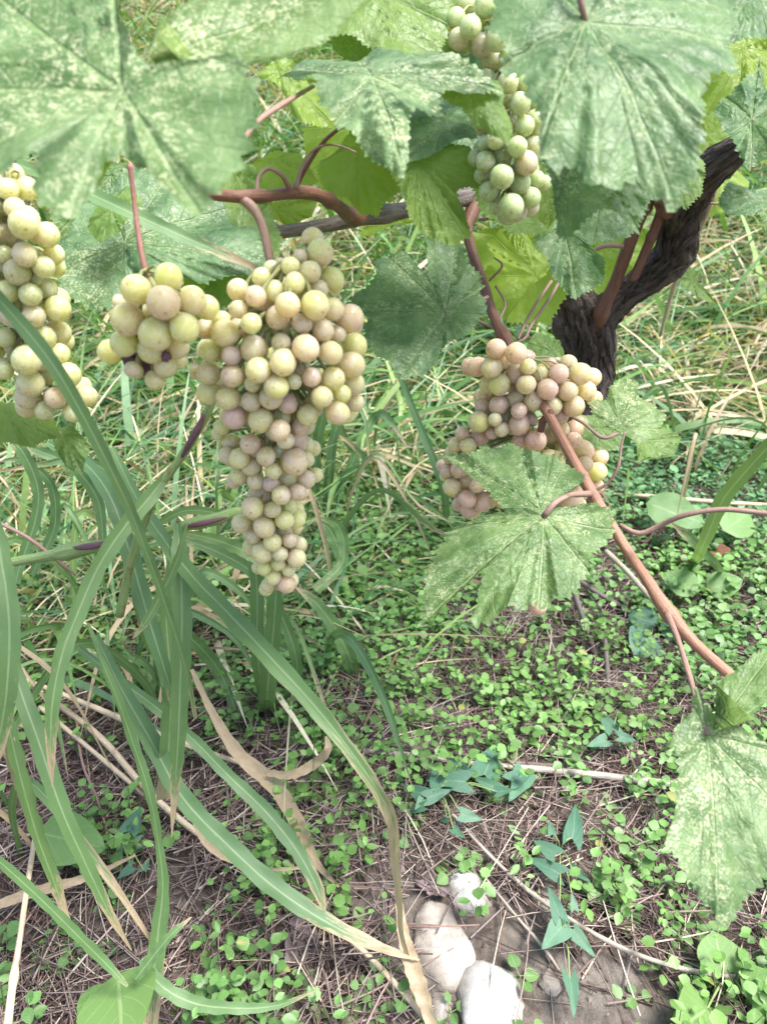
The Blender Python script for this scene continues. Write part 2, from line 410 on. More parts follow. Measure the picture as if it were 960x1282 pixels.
for i in range(64):                      # shreds of bark coming loose
    if i < 26: pts0 = [(random.uniform(708, 762), y) for y in [random.uniform(390, 450)]][0]; a0, ln, Y0 = random.uniform(1.2, 1.9), random.uniform(25, 60), YT - .036
    else:
        t = random.random(); cx = np.interp(t, [0, .3, .6, 1], [765, 838, 858, 915]); cy = np.interp(t, [0, .3, .6, 1], [385, 330, 268, 198])
        pts0 = (cx + random.uniform(-12, 12), cy + random.uniform(-10, 10)); a0, ln, Y0 = random.uniform(-1.2, -.4) + (0 if t < .3 else -.3), random.uniform(20, 50), YT - .03 - .03 - .12 * max(0, t - .3)
    x0, y0 = pts0
    q = [(*PY(x0 + math.cos(a0) * ln * s, y0 + math.sin(a0) * ln * s, Y0 + .03 * (s - .5) ** 2 - .004 * random.random()), random.uniform(.0010, .0030) * (1 - .6 * s)) for s in (0, .35, .7, 1)]
    v, f, u = ribbon(q, 8, random.uniform(-.8, .8), random.uniform(-.8, .8)); put('bark_strip', v, f, BARK, vine, origin=v[0], uv=u)
wood('stub', [pw(728, 388, YT, 34), pw(712, 372, YT - .02, 30), pw(697, 350, YT - .03, 22), pw(690, 342, YT - .03, 12)], BARK, n=24, sides=18, rough=.3, fs=140)
wood('cordon', [pd(330, 293, .50, 16), pd(400, 284, .53, 17), pd(450, 273, .56, 20), pd(520, 261, .60, 20), pd(600, 243, .66, 24), pd(700, 222, .72, 26), pd(780, 207, .76, 28), pd(840, 196, .78, 28)], CANE_GREY, n=90, sides=14, rough=.12, fs=120, nodes=((.23, .3, .015), (.52, .35, .015), (.75, .3, .012)))
wood('cane', [pd(228, 240, .36, 11), pd(262, 244, .36, 12.8), pd(300, 246, .36, 15.3), pd(330, 246, .37, 12.8), pd(365, 241, .39, 17.0), pd(395, 243, .42, 16.1), pd(420, 256, .46, 15.3), pd(440, 270, .52, 18.7), pd(455, 274, .55, 15.3)], CANE_RED, n=60, sides=12, rough=.10, fs=160, nodes=((.16, .35, .03), (.53, .3, .03), (.9, .4, .04)))
wood('cane', [pd(605, 232, .66, 18.7), pd(594, 258, .65, 18.7), pd(585, 280, .64, 14.4), pd(590, 312, .62, 12.8), pd(606, 360, .60, 13.6), pd(622, 405, .57, 12.8), pd(636, 432, .56, 15.3), pd(640, 440, .559, 12.8)], CANE_RED, n=70, sides=12, rough=.08, fs=160, nodes=((.2, .2, .03), (.93, .3, .025)))
wood('cane', [pd(638, 436, .56, 13.6), pd(662, 478, .545, 12.8), pd(690, 526, .53, 12.8), pd(716, 574, .51, 12.8), pd(739, 615, .50, 15.3), pd(762, 652, .49, 12.8), pd(785, 690, .48, 13.6), pd(812, 730, .465, 14.4), pd(834, 764, .455, 18.7), pd(868, 804, .445, 14.4), pd(905, 838, .435, 14.4), pd(932, 862, .43, 13.6)], CANE_ORANGE, n=110, sides=12, rough=.05, fs=160, nodes=((.42, .2, .01), (.80, .2, .012)))
wood('cane_spur', [pd(690, 515, .53, 9.3), pd(681, 525, .535, 10.2), pd(676, 540, .54, 8.5)], CANE_RED, n=10)
wood('cane', [pw(746, 412, YT - .022, 17), pw(755, 385, YT - .035, 18.7), pw(768, 358, YT - .04, 16.1), pw(785, 312, YT - .05, 16.1), pw(803, 265, YT - .06, 16.1), pw(818, 235, YT - .07, 18.7), pw(822, 190, YT - .08, 15.3)], CANE_RED, n=60, sides=14, rough=.08, fs=90, nodes=((.12, .2, .03), (.72, .3, .02)))
wood('cane', [pw(792, 352, YT - .05, 13.6), pw(806, 318, YT - .055, 11.9), pw(818, 290, YT - .06, 12.8), pw(830, 258, YT - .065, 17.0), pw(833, 236, YT - .07, 25.5)], CANE_RED, n=40, sides=12, rough=.10, fs=110, nodes=((.5, .25, .04),))
wood('spur', [pw(836, 268, YT - .07, 23.8), pw(832, 244, YT - .075, 28.9), pw(826, 228, YT - .08, 18.7)], CANE_RED, n=20, sides=14, rough=.28, fs=140)
wood('cane', [pw(826, 420, 1.05, 4.2), pw(846, 350, 1.0, 6.0), pw(876, 285, .93, 7.6), pw(893, 240, .86, 7.6), pw(900, 190, .8, 6.8)], STRAW_M, n=30)
wood('shoot', [pd(368, 238, .39, 7.6), pd(382, 212, .385, 6.0), pd(405, 178, .38, 5.1), pd(440, 150, .37, 5.1)], CANE_RED, n=24)
wood('shoot', [pd(270, 232, .30, 6), pd(293, 205, .30, 6.8), pd(304, 178, .31, 6.8), pd(320, 155, .32, 7.6), pd(345, 136, .33, 7.6), pd(368, 122, .34, 6), pd(392, 108, .36, 5)], CANE_PURPLE, n=24)
for pts in ([(322, 240, .37, 6), (324, 222, .37, 5), (336, 211, .37, 5), (350, 217, .37, 6), (362, 234, .38, 8)],
            [(370, 236, .38, 6), (380, 205, .38, 4), (392, 188, .38, 3.5), (412, 181, .38, 3), (430, 184, .38, 2.5), (446, 191, .38, 2)],
            [(738, 617, .50, 5), (760, 605, .495, 4), (773, 585, .49, 4), (778, 555, .49, 3), (782, 540, .49, 3)],
            [(775, 657, .47, 6), (800, 668, .465, 7), (825, 658, .46, 7), (850, 647, .45, 7), (900, 638, .44, 7), (960, 643, .43, 7), (1010, 648, .42, 6)],
            [(780, 660, .47, 3), (796, 674, .468, 2.5), (808, 678, .467, 2.5), (818, 664, .465, 2)],
            [(758, 690, .52, 7), (785, 716, .50, 7), (808, 742, .48, 6), (834, 770, .46, 7)],
            [(612, 352, .59, 3), (628, 330, .58, 3), (618, 322, .58, 2)],
            [(622, 405, .57, 4), (632, 380, .58, 3), (620, 358, .59, 3)],
            [(640, 432, .56, 5), (655, 425, .56, 4), (662, 412, .57, 4), (690, 370, .6, 4), (700, 352, .62, 4)],
            [(636, 430, .56, 6), (620, 412, .57, 5), (598, 402, .58, 4)],
            [(736, 318, .85, 5), (756, 308, .84, 6), (780, 308, .84, 6)],
            [(838, 246, .8, 3), (868, 252, .8, 3), (905, 256, .8, 3)],
            [(600, 275, .6, 4), (640, 272, .58, 4), (690, 278, .56, 4)]):
    mm = CANE_PALE if pts[0][0] == 758 else CANE_PURPLE
    wood('tendril', [pd(*q) for q in pts], mm, n=26, sides=7, rough=.03)

# ------------------------------------------------------------------ vine leaves
def cam_n(n):
    v = RT * n[0] + UP * n[1] - FWD * n[2]; return v.normalized()
def serrate(pts, rs, step_frac=.055, amp=.030):
    pts = [np.array(p, float) for p in pts]; per = sum(np.linalg.norm(pts[i] - pts[i-1]) for i in range(len(pts)))
    R = max(np.linalg.norm(p) for p in pts); out = []; k = 0
    for i in range(len(pts)):
        a, b = pts[i], pts[(i + 1) % len(pts)]; L = np.linalg.norm(b - a)
        n = max(2, int(round(L / (step_frac * R))) * 2 if L > .04 * R else 1)
        dn = np.array([b[1] - a[1], a[0] - b[0]]) / (L + 1e-9)
        if dn.dot((a + b) / 2) < 0: dn = -dn
        for j in range(n):
            t = (j + (rs.uniform(-.18, .18) if j else 0)) / n; p = a + (b - a) * t
            tooth = (1 if k % 2 else -.35) * amp * R * rs.uniform(.4, 1.25)
            near = min(1.0, np.linalg.norm(p) / (.35 * R))
            out.append(p + dn * tooth * near * (0 if j == 0 else 1) + rs.uniform(-.006, .006, 2) * R); k += 1
    return out
LEAVES = []
def vine_leaf(outline, junc, depth, n=(0, .45, .89), under=False, stip=.8, tint=.2, brown=.0, droop=.10, bend=(), wave=.05, petiole=None, label=None, pm=None, seed=None, bulge=.075, world=None):
    rs = np.random.default_rng(seed if seed is not None else int(junc[0] * 7 + junc[1] * 13 + 1000))
    nn, J = (cam_n(n), P(junc[0], junc[1], depth)) if world is None else (Vector(world[1]).normalized(), Vector(world[0]))
    e1 = (RT - nn * RT.dot(nn)).normalized(); e2 = nn.cross(e1)
    def loc(px, py):
        r = ray(px, py); t = (J - CAM).dot(nn) / r.dot(nn); q = CAM + r * t - J; return (q.dot(e1), q.dot(e2))
    o2 = [loc(*p) for p in outline] if world is None else outline
    def inside(dx, dy):                       # the fan centre has to lie within the outline
        c = False
        for i in range(len(o2)):
            (xa, ya), (xb, yb) = o2[i - 1], o2[i]
            if (ya > dy) != (yb > dy) and dx < (xb - xa) * (dy - ya) / (yb - ya) + xa: c = not c
        return c
    cx_, cy_ = sum(p[0] for p in o2) / len(o2), sum(p[1] for p in o2) / len(o2)
    for k_ in (0, .15, .3, .45, .6, .8, 1):
        if inside(cx_ * k_, cy_ * k_):
            if k_ > 0: k_ = min(1, k_ + .1)
            J = J + e1 * (cx_ * k_) + e2 * (cy_ * k_); o2 = [(p[0] - cx_ * k_, p[1] - cy_ * k_) for p in o2]; break
    rm_ = max(math.hypot(*p) for p in o2); o2 = [p for p in o2 if math.hypot(*p) > .1 * rm_]
    bd = np.array(serrate(o2, rs)); rr = np.linalg.norm(bd, axis=1); R = float(np.sort(rr)[-max(1, len(rr) // 20)])
    th = np.unwrap(np.arctan2(bd[:, 1], bd[:, 0])); M_ = len(bd)
    sg = 1 if th[-1] > th[0] else -1                 # keep the rim star shaped about the petiole so the blade never folds over itself
    k0 = int(np.argmin(th * sg)); bd = np.roll(bd, -k0, 0)
    th = np.unwrap(np.arctan2(bd[:, 1], bd[:, 0])) * sg; rr = np.linalg.norm(bd, axis=1)
    up_ = np.maximum.accumulate(th); dn_ = np.minimum.accumulate(th[::-1])[::-1]; th = (up_ + dn_) / 2 + np.linspace(0, .02, M_)
    th = th[0] + (th - th[0]) * min(1.0, 6.26 / (th[-1] - th[0])); th = th * sg
    bd = np.stack([np.cos(th), np.sin(th)], 1) * rr[:, None]
    tips = []
    for i in np.argsort(-rr):
        if rr[i] < .42 * R or len(tips) >= 6: break
        if all(abs((th[i] - th[j] + math.pi) % (2 * math.pi) - math.pi) > .62 for j in tips): tips.append(i)
    vt = np.array([th[i] for i in tips])
    rings = np.concatenate([[.04, .1], np.linspace(.17, 1, 15)])
    V = [J]; U = [(0, 0)]
    dl = (th[:, None] - vt[None] + math.pi) % (2 * math.pi) - math.pi
    near = np.abs(dl).min(1); ph = rs.uniform(0, 6, 4)
    for t in rings:
        for i in range(M_):
            a, b = bd[i] * t; rho = rr[i] * t
            s = rho * math.cos(min(near[i], 1.5)); d = rho * math.sin(min(near[i], 1.5))
            h = bulge * R * (1 - math.exp(-d / (.16 * R))) * .55 - droop * rho * rho / R
            h += wave * rho * (math.sin(3 * th[i] + ph[0]) + .7 * math.sin(7 * th[i] + ph[1]) * t + .3 * math.sin(17 * th[i] + ph[2]) * t * t)
            h += t ** 5 * .05 * R * noise.noise(Vector((math.cos(th[i]) * 2.2, math.sin(th[i]) * 2.2, ph[2])))
            h += .03 * R * noise.noise(Vector((a / R * 3.1 + ph[3], b / R * 3.1, ph[0])))
            h += .012 * R * noise.noise(Vector((a / R * 11 + ph[3], b / R * 11, ph[1])))
            for (bx, by, am, th0) in bend:
                pr = (a * bx + b * by) / R - th0
                if pr > 0: h += am * R * pr * pr
            V.append(J + e1 * a + e2 * b + nn * h); U.append((s / R, d / R))
    Fc = [(0, 1 + i, 1 + (i + 1) % M_) for i in range(M_)]
    for k in range(len(rings) - 1):
        o = 1 + k * M_
        Fc += [(o + i, o + M_ + i, o + M_ + (i + 1) % M_, o + (i + 1) % M_) for i in range(M_)]
    area = sum(bd[i][0] * bd[(i+1) % M_][1] - bd[(i+1) % M_][0] * bd[i][1] for i in range(M_))
    if (area < 0) != under: Fc = [f[::-1] for f in Fc]
    lf = put('leaf', V, Fc, LEAF, vine, origin=J, uv=U)
    lf['stip'] = float(stip); lf['tint'] = float(tint); lf['brown'] = float(brown)
    if label: lf['label'] = label
    if petiole:
        pts = [pd(*q) for q in petiole]; v, f, u = tube(pts, 18, 8, .03)
        put('petiole', v, f, pm or CANE_PURPLE, lf, origin=v[0], uv=u)
    LEAVES.append(lf); return lf

vine_leaf([(165, 113), (200, 104), (250, 98), (306, 94), (320, 128), (318, 160), (300, 195), (284, 222), (272, 243), (258, 252), (247, 272), (233, 260), (213, 240), (193, 220), (165, 200), (146, 186), (122, 205), (108, 228), (92, 258), (76, 274), (44, 254), (54, 210), (57, 192), (40, 200), (0, 224), (-60, 250), (-120, 200), (-140, 110), (-130, 0), (-100, -80), (0, -110), (100, -100), (166, -80), (163, -20), (163, 40), (158, 95)],
          (152, 112), .235, (.0, .40, .92), stip=1.25, tint=.22, droop=.04, brown=.25, wave=.03, label='large pale speckled leaf closest to the camera', seed=3)
vine_leaf([(162, 104), (175, 108), (210, 101), (265, 95), (290, 80), (330, 70), (352, 64), (386, 44), (392, 10), (385, -40), (330, -110), (230, -120), (120, -90), (118, -10), (132, 60)],
          (156, 108), .245, (.1, .35, .93), stip=1.4, tint=.4, droop=.0, wave=.03, seed=5)
vine_leaf([(94, 262), (110, 226), (122, 200), (146, 184), (140, 205), (126, 228), (108, 240)], (122, 212), .238, (.2, .2, .9), under=True, tint=.8, stip=.1, seed=7)
vine_leaf([(342, 66), (368, 84), (395, 98), (401, 118), (412, 130), (420, 143), (440, 150), (455, 165), (470, 172), (486, 178), (504, 187), (508, 165), (511, 140), (530, 133), (551, 125), (548, 106), (575, 100), (600, 93), (632, 80), (600, 72), (570, 68), (540, 66), (520, 70), (500, 60), (470, 50), (450, 48), (437, 36), (420, 45), (400, 54), (375, 60)],
          (466, 97), .325, (-.05, .62, .78), stip=1.6, tint=.12, droop=.22, wave=.05, seed=8, label='pale bleached leaf spread beside the large closest leaf')
vine_leaf([(546, 104), (562, 102), (582, 100), (626, 94), (633, 110), (630, 125), (640, 138), (646, 152), (640, 166), (616, 160), (600, 152), (572, 131), (548, 116)], (590, 118), .335, (.1, .35, .93), stip=.7, tint=.45, droop=.3, seed=9)
vine_leaf([(614, 28), (640, 48), (632, 72), (660, 84), (668, 108), (680, 122), (684, 150), (700, 165), (735, 167), (742, 172), (755, 184), (765, 177), (785, 188), (795, 178), (812, 172), (820, 172), (835, 185), (869, 201), (884, 174), (882, 158), (890, 140), (885, 120), (893, 100), (885, 80), (910, 70), (930, 73), (922, 40), (926, 0), (915, -50), (860, -66), (800, -46), (752, -6), (735, 18), (725, -6), (690, -60), (640, -56), (622, 0)],
          (733, 28), .275, (.02, .50, .86), stip=1.1, tint=.14, droop=.20, wave=.04, bend=((0, -1, -.12, .35),), petiole=[(733, 29, .277, 8), (728, 8, .272, 9), (722, -18, .27, 9), (715, -60, .28, 9)], seed=12, label='broad green leaf with toothed lower edge over the vine head')
vine_leaf([(680, 118), (676, 150), (679, 195), (690, 225), (700, 276), (712, 283), (740, 266), (755, 256), (776, 262), (797, 280), (808, 250), (813, 232), (795, 220), (788, 196), (770, 186), (740, 172), (716, 130)], (722, 178), .33, (-.1, .5, .86), stip=.7, tint=.12, droop=.15, seed=13)
vine_leaf([(790, 178), (818, 168), (850, 180), (882, 196), (879, 240), (860, 257), (842, 246), (820, 228), (811, 210), (800, 196)], (838, 190), .46, (0, .3, .95), under=True, tint=.25, stip=.3, seed=14)
vine_leaf([(928, 56), (938, 95), (904, 126), (894, 140), (903, 160), (918, 184), (940, 202), (968, 194), (995, 150), (1005, 100), (970, 86), (950, 110)], (940, 150), .40, (-.2, .45, .87), stip=.55, tint=.1, seed=15, petiole=[(940, 150, .40, 5), (960, 175, .41, 5), (1000, 190, .42, 5)])
vine_leaf([(902, 244), (915, 222), (936, 236), (962, 240), (992, 252), (962, 264), (925, 266), (910, 258)], (960, 250), .42, (.1, .6, .78), stip=.5, tint=.08, seed=16)
vine_leaf([(537, 297), (575, 300), (580, 320), (600, 340), (606, 355), (592, 366), (606, 371), (609, 386), (590, 415), (575, 425), (560, 426), (546, 450), (530, 466), (506, 473), (490, 456), (470, 441), (458, 420), (455, 405), (463, 396), (440, 378), (428, 371), (450, 356), (464, 350), (475, 335), (470, 325), (480, 312), (500, 310), (514, 310), (526, 335), (537, 350), (536, 320)],
          (557, 393), .50, (.0, .40, .92), stip=1.0, tint=.06, droop=.12, seed=18, petiole=[(557, 393, .50, 5), (580, 385, .52, 5), (610, 372, .56, 5)], label='dark green heavily speckled deeply cut leaf between the two largest bunches')
vine_leaf([(322, 96), (350, 70), (386, 82), (398, 108), (412, 130), (421, 149), (396, 153), (372, 151), (356, 141), (366, 122), (344, 106)], (350, 90), .40, (.1, .1, .98), under=True, tint=.75, stip=.1, seed=20)
vine_leaf([(395, 204), (420, 190), (440, 165), (470, 172), (490, 206), (498, 240), (476, 254), (466, 271), (446, 266), (430, 246), (410, 240), (398, 222)], (448, 180), .47, (0, .0, 1), under=True, tint=.85, stip=.05, seed=21, label='bright yellow green leaf lit through from behind')
vine_leaf([(440, 150), (470, 162), (500, 184), (540, 178), (588, 188), (606, 214), (600, 231), (570, 234), (578, 256), (590, 290), (566, 302), (532, 290), (512, 272), (505, 240), (478, 200)], (520, 200), .44, (0, .1, .99), under=True, tint=.45, stip=.1, seed=22, label='dull olive underside of a leaf hanging before the cordon')
vine_leaf([(506, 140), (545, 122), (578, 132), (604, 155), (602, 168), (570, 178), (540, 186), (515, 188), (507, 162)], (560, 150), .45, (0, .6, .8), stip=.5, tint=.05, seed=23)
vine_leaf([(388, 0), (398, 42), (440, 46), (470, 56), (520, 72), (546, 62), (560, 30), (566, 0), (552, -50), (450, -70), (390, -40)], (470, -10), .40, (0, .35, .94), under=True, stip=.5, tint=.3, seed=24)
vine_leaf([(610, 302), (626, 287), (656, 289), (666, 310), (692, 324), (682, 346), (660, 360), (646, 386), (634, 402), (614, 376), (604, 340), (621, 322)], (690, 352), .62, (-.1, .1, .98), under=True, tint=.9, stip=.2, seed=25, petiole=[(690, 352, .62, 4), (668, 385, .6, 4), (648, 425, .565, 4)], label='bright yellow green leaf lit through beside the orange cane')
vine_leaf([(672, 282), (700, 274), (720, 275), (728, 290), (735, 310), (755, 325), (756, 350), (722, 363), (695, 345), (685, 320), (671, 305)], (705, 285), .58, (0, .45, .9), stip=.8, tint=.1, seed=26)
vine_leaf([(724, 282), (740, 268), (755, 284), (770, 271), (789, 275), (791, 300), (785, 316), (760, 327), (740, 317), (730, 302)], (757, 312), .95, (0, .1, .98), under=True, tint=.85, stip=.1, seed=27)
vine_leaf([(848, 346), (860, 330), (873, 340), (873, 355), (890, 364), (895, 376), (876, 373), (856, 361)], (866, 350), .92, (0, .4, .9), tint=.6, stip=.2, seed=28)
vine_leaf([(735, 506), (760, 500), (765, 480), (790, 464), (802, 470), (797, 490), (815, 504), (830, 526), (816, 546), (796, 558), (780, 546), (768, 532), (745, 526)], (774, 542), .525, (.1, .55, .83), stip=1.6, tint=.35, seed=29, brown=.5, petiole=[(774, 542, .525, 5), (755, 548, .52, 5), (730, 530, .52, 4), (716, 522, .525, 4)], label='small leaf bleached almost white beside the right bunch')
vine_leaf([(800, 576), (796, 556), (812, 540), (830, 534), (853, 546), (846, 566), (820, 572)], (800, 550), .57, (.1, .5, .85), tint=.45, stip=.2, seed=30)
vine_leaf([(718, 540), (730, 520), (748, 520), (780, 545), (776, 562), (748, 562), (726, 556)], (750, 535), .60, (0, .4, .9), tint=.35, stip=.2, seed=31)
vine_leaf([(560, 556), (590, 565), (607, 552), (622, 560), (640, 552), (662, 568), (685, 570), (700, 559), (710, 573), (722, 585), (731, 599), (715, 611), (705, 626), (690, 640), (682, 652), (660, 648), (626, 634), (610, 611), (585, 586), (570, 571)],
          (676, 640), .462, (.05, .62, .78), stip=.95, tint=.2, brown=.5, droop=.12, wave=.05, seed=32, label='green leaf with a pinkish brown scar lying across the right bunch')
vine_leaf([(694, 648), (715, 640), (740, 632), (764, 643), (768, 666), (752, 680), (740, 690), (735, 706), (722, 729), (706, 739), (692, 735), (680, 751), (668, 742), (645, 753), (628, 742), (610, 758), (584, 758), (598, 722), (612, 694), (588, 706), (566, 722), (548, 746), (525, 758), (525, 720), (535, 690), (548, 662), (566, 645), (600, 639), (640, 638), (664, 644)],
          (680, 648), .452, (.0, .66, .75), stip=1.0, tint=.28, droop=.26, wave=.045, seed=33, bulge=.06, petiole=[(680, 648, .452, 9), (690, 634, .45, 8), (708, 622, .46, 7), (725, 619, .48, 8), (738, 618, .495, 9)], label='pale green leaf with a small torn hole under the right bunch')
vine_leaf([(868, 862), (866, 894), (850, 905), (844, 930), (850, 960), (848, 1000), (850, 1020), (834, 1038), (830, 1062), (850, 1075), (862, 1092), (872, 1102), (886, 1122), (900, 1130), (912, 1152), (926, 1146), (940, 1120), (957, 1106), (975, 1060), (1010, 1050), (1040, 990), (1020, 940), (960, 935), (905, 925), (886, 916), (876, 885)],
          (885, 920), .36, (-.08, .62, .78), stip=1.7, tint=.22, droop=.14, wave=.04, seed=34, petiole=[(885, 920, .36, 6), (874, 885, .37, 6), (862, 845, .39, 7), (848, 800, .42, 7), (834, 768, .452, 9)], label='large pale speckled leaf at the right frame edge', pm=CANE_PURPLE)
vine_leaf([(890, 916), (898, 885), (896, 862), (926, 851), (950, 857), (985, 850), (1020, 870), (1020, 930), (980, 945), (930, 945)], (892, 916), .352, (.1, .45, .89), stip=.5, tint=.3, seed=35)
vine_leaf([(72, 332), (66, 312), (90, 292), (98, 262), (125, 240), (170, 212), (235, 215), (270, 240), (318, 268), (330, 310), (316, 334), (280, 340), (255, 352), (225, 340), (185, 352), (150, 382), (112, 382), (84, 370), (76, 350)], (156, 304), .42, (0, .38, .92), stip=1.1, tint=.03, droop=.12, seed=36, label='dark blue green speckled leaf behind the small bunch')
vine_leaf([(255, 282), (300, 262), (338, 258), (352, 300), (345, 345), (305, 372), (262, 384), (254, 332)], (300, 290), .44, (.1, .3, .95), under=True, stip=.2, tint=.3, seed=37)
vine_leaf([(305, 208), (345, 190), (376, 194), (396, 226), (380, 242), (342, 242), (318, 230)], (345, 200), .50, (0, .1, .98), under=True, tint=.9, stip=.05, seed=38)
vine_leaf([(334, 256), (365, 248), (396, 250), (390, 270), (362, 282), (338, 272)], (345, 262), .53, (0, .2, .95), under=True, tint=.8, stip=.05, seed=39)
vine_leaf([(480, 278), (470, 288), (455, 296), (448, 288), (465, 276), (520, 268), (545, 272), (520, 282)], (500, 276), .66, (0, .1, .95), under=True, tint=.95, stip=.05, seed=40)
vine_leaf([(-30, 500), (20, 506), (60, 508), (74, 545), (42, 558), (0, 552), (-40, 560)], (10, 520), .43, (0, .3, .95), under=True, tint=.45, stip=.1, seed=41)
vine_leaf([(64, 540), (90, 532), (112, 556), (102, 592), (84, 584), (70, 562)], (80, 545), .44, (.1, .4, .9), tint=.4, stip=.2, seed=42)
vine_leaf([(868, -20), (900, -40), (980, -30), (990, 20), (962, 42), (905, 46), (884, 20)], (940, -10), .36, (0, .5, .85), stip=.4, tint=.1, seed=43)
vine_leaf([(888, 48), (910, 40), (950, 36), (985, 60), (975, 118), (940, 110), (905, 88)], (930, 60), .5, (0, .1, .98), under=True, tint=.9, stip=.05, seed=44)
vine_leaf([(846, 198), (862, 180), (890, 140), (916, 150), (914, 180), (888, 210), (866, 214)], (885, 170), .84, (0, .1, .98), under=True, tint=.85, stip=.1, seed=45)
vine_leaf([(120, 262), (160, 232), (180, 250), (150, 290), (124, 300), (108, 285)], (140, 262), .40, (0, .3, .9), stip=.5, tint=.5, seed=46)
vine_leaf([(670, 240), (690, 225), (706, 240), (700, 270), (686, 285), (672, 270)], (688, 245), .5, (0, .2, .95), under=True, tint=.55, stip=.1, seed=47)
vine_leaf([(660, 430), (670, 415), (700, 425), (706, 445), (690, 460), (664, 455)], (690, 440), .63, (0, .4, .9), tint=.4, stip=.2, seed=48)
vine_leaf([(780, 320), (800, 285), (840, 300), (850, 330), (830, 345), (800, 345)], (815, 310), 1.02, (0, .1, .95), under=True, tint=.85, stip=.05, seed=49)
vine_leaf([(230, 345), (262, 350), (268, 385), (248, 400), (232, 380)], (250, 360), .45, (0, .2, .95), under=True, tint=.8, stip=.05, seed=50)

for ol, jn, dp, nn_, un, tn, st, sd_ in (
    ([(370, -30), (385, 30), (420, 62), (470, 80), (530, 84), (570, 60), (585, 10), (575, -50), (480, -80)], (480, -20), .43, (0, .3, .95), True, .3, .4, 201),
    ([(540, 20), (560, 60), (590, 110), (640, 130), (700, 110), (720, 40), (690, -30), (600, -50)], (630, -20), .55, (0, .3, .95), False, .05, .5, 202),
    ([(480, 110), (500, 170), (540, 210), (600, 215), (640, 190), (650, 140), (600, 100), (530, 90)], (560, 110), .52, (0, .3, .95), False, .05, .5, 203),
    ([(600, 150), (585, 210), (600, 260), (640, 290), (690, 280), (715, 220), (690, 150)], (650, 150), .56, (0, .2, .95), True, .35, .2, 204),
    ([(700, 240), (740, 300), (790, 290), (820, 240), (790, 190), (730, 190)], (760, 200), .68, (0, .2, .95), False, .1, .5, 205),
    ([(855, 90), (870, 150), (900, 190), (960, 200), (1000, 140), (980, 60), (910, 40)], (930, 60), .86, (0, .1, .98), True, .9, .05, 206),
    ([(780, 190), (800, 250), (850, 265), (900, 230), (910, 170), (860, 150)], (840, 170), 1.0, (0, .1, .98), True, .7, .1, 207),
    ([(868, 205), (850, 240), (880, 270), (925, 262), (940, 225), (905, 200)], (895, 215), .98, (0, .1, .98), True, .8, .1, 216),
    ([(700, 330), (690, 370), (715, 395), (740, 370), (735, 335)], (715, 335), 1.0, (0, .1, .98), True, .85, .1, 217),
    ([(940, 240), (965, 300), (1010, 290), (1010, 220)], (985, 230), .6, (0, .3, .95), False, .3, .3, 208),
    ([(590, 290), (600, 350), (640, 400), (690, 400), (720, 350), (700, 300), (640, 280)], (660, 300), .72, (0, .1, .98), True, .95, .1, 209),
    ([(740, 320), (730, 370), (755, 395), (800, 380), (812, 340), (780, 318)], (770, 330), 1.06, (0, .1, .98), True, .9, .1, 210),
    ([(105, -60), (95, 30), (110, 96), (150, 112), (200, 112), (235, 60), (225, -60)], (150, 104), .262, (0, .3, .95), False, .35, 1.0, 215),
    ([(100, 200), (60, 240), (70, 300), (120, 330), (180, 320), (210, 260), (170, 210)], (140, 220), .46, (0, .3, .95), False, .25, .7, 211),
    ([(240, 200), (220, 260), (250, 310), (300, 320), (340, 280), (320, 210)], (290, 210), .50, (0, .3, .95), True, .5, .2, 212),
    ([(380, 160), (385, 220), (430, 260), (490, 250), (510, 190), (470, 150)], (440, 160), .56, (0, .1, .98), True, .9, .1, 213)):
    vine_leaf(ol, jn, dp, nn_, under=un, tint=tn, stip=st, seed=sd_)

# unseen canopy leaves added above the frame to shade the vine head and top bunch
for k in range(15):
    wx, wy = [(.02, .55), (.12, .62), (.20, .52), (.28, .66), (.14, .76), (.34, .80), (.44, .70), (.26, .92), (.40, .95), (.50, .86), (-.05, .70), (.05, .84), (-.22, .62), (-.34, .74), (.58, .62)][k]
    wz = .62 + wy * .11 + RNG.uniform(.03, .10); sz = RNG.uniform(.045, .06); a0 = RNG.uniform(0, 6.28)
    ol = [(math.cos(a0 + t) * sz * q, math.sin(a0 + t) * sz * q) for t, q in zip(np.linspace(.25, 6.03, 15), (.8, 1.0, 1.25, .85, 1.05, 1.4, .95, 1.2, 1.5, 1.15, .95, 1.35, .9, 1.2, .85))]
    vine_leaf(ol, (k * 31, k * 17), 1, stip=.6, tint=.2, seed=100 + k, world=((wx, wy, wz), (RNG.uniform(-.3, .3), RNG.uniform(-.4, .1), 1)))

# ------------------------------------------------------------------ grapes
def berry_mesh(k):
    rs = np.random.default_rng(k); V, Fc = [], []
    nu, nv = 20, 14
    st = (1 + rs.uniform(-.03, .03), 1 + rs.uniform(-.03, .03), 1 + rs.uniform(-.02, .08))
    for j in range(1, nv):
        a = math.pi * j / nv
        for i in range(nu):
            b = 2 * math.pi * i / nu; p = Vector((math.sin(a) * math.cos(b), math.sin(a) * math.sin(b), math.cos(a)))
            s = 1 + .025 * noise.noise(p * 1.6 + Vector((k * 3.1, 0, 0)))
            V.append((p.x * st[0] * s, p.y * st[1] * s, p.z * st[2] * s))
    V += [(0, 0, st[2] * .985), (0, 0, -st[2])]; T, Bt = len(V) - 2, len(V) - 1
    for j in range(nv - 2):
        for i in range(nu): Fc.append((j*nu + i, (j+1)*nu + i, (j+1)*nu + (i+1) % nu, j*nu + (i+1) % nu))
    for i in range(nu):
        Fc.append((T, i, (i+1) % nu)); Fc.append((Bt, (nv-2)*nu + (i+1) % nu, (nv-2)*nu + i))
    return np.array(V), Fc
BM = []
for k in range(6):
    v, f = berry_mesh(k); BM.append((v, f))
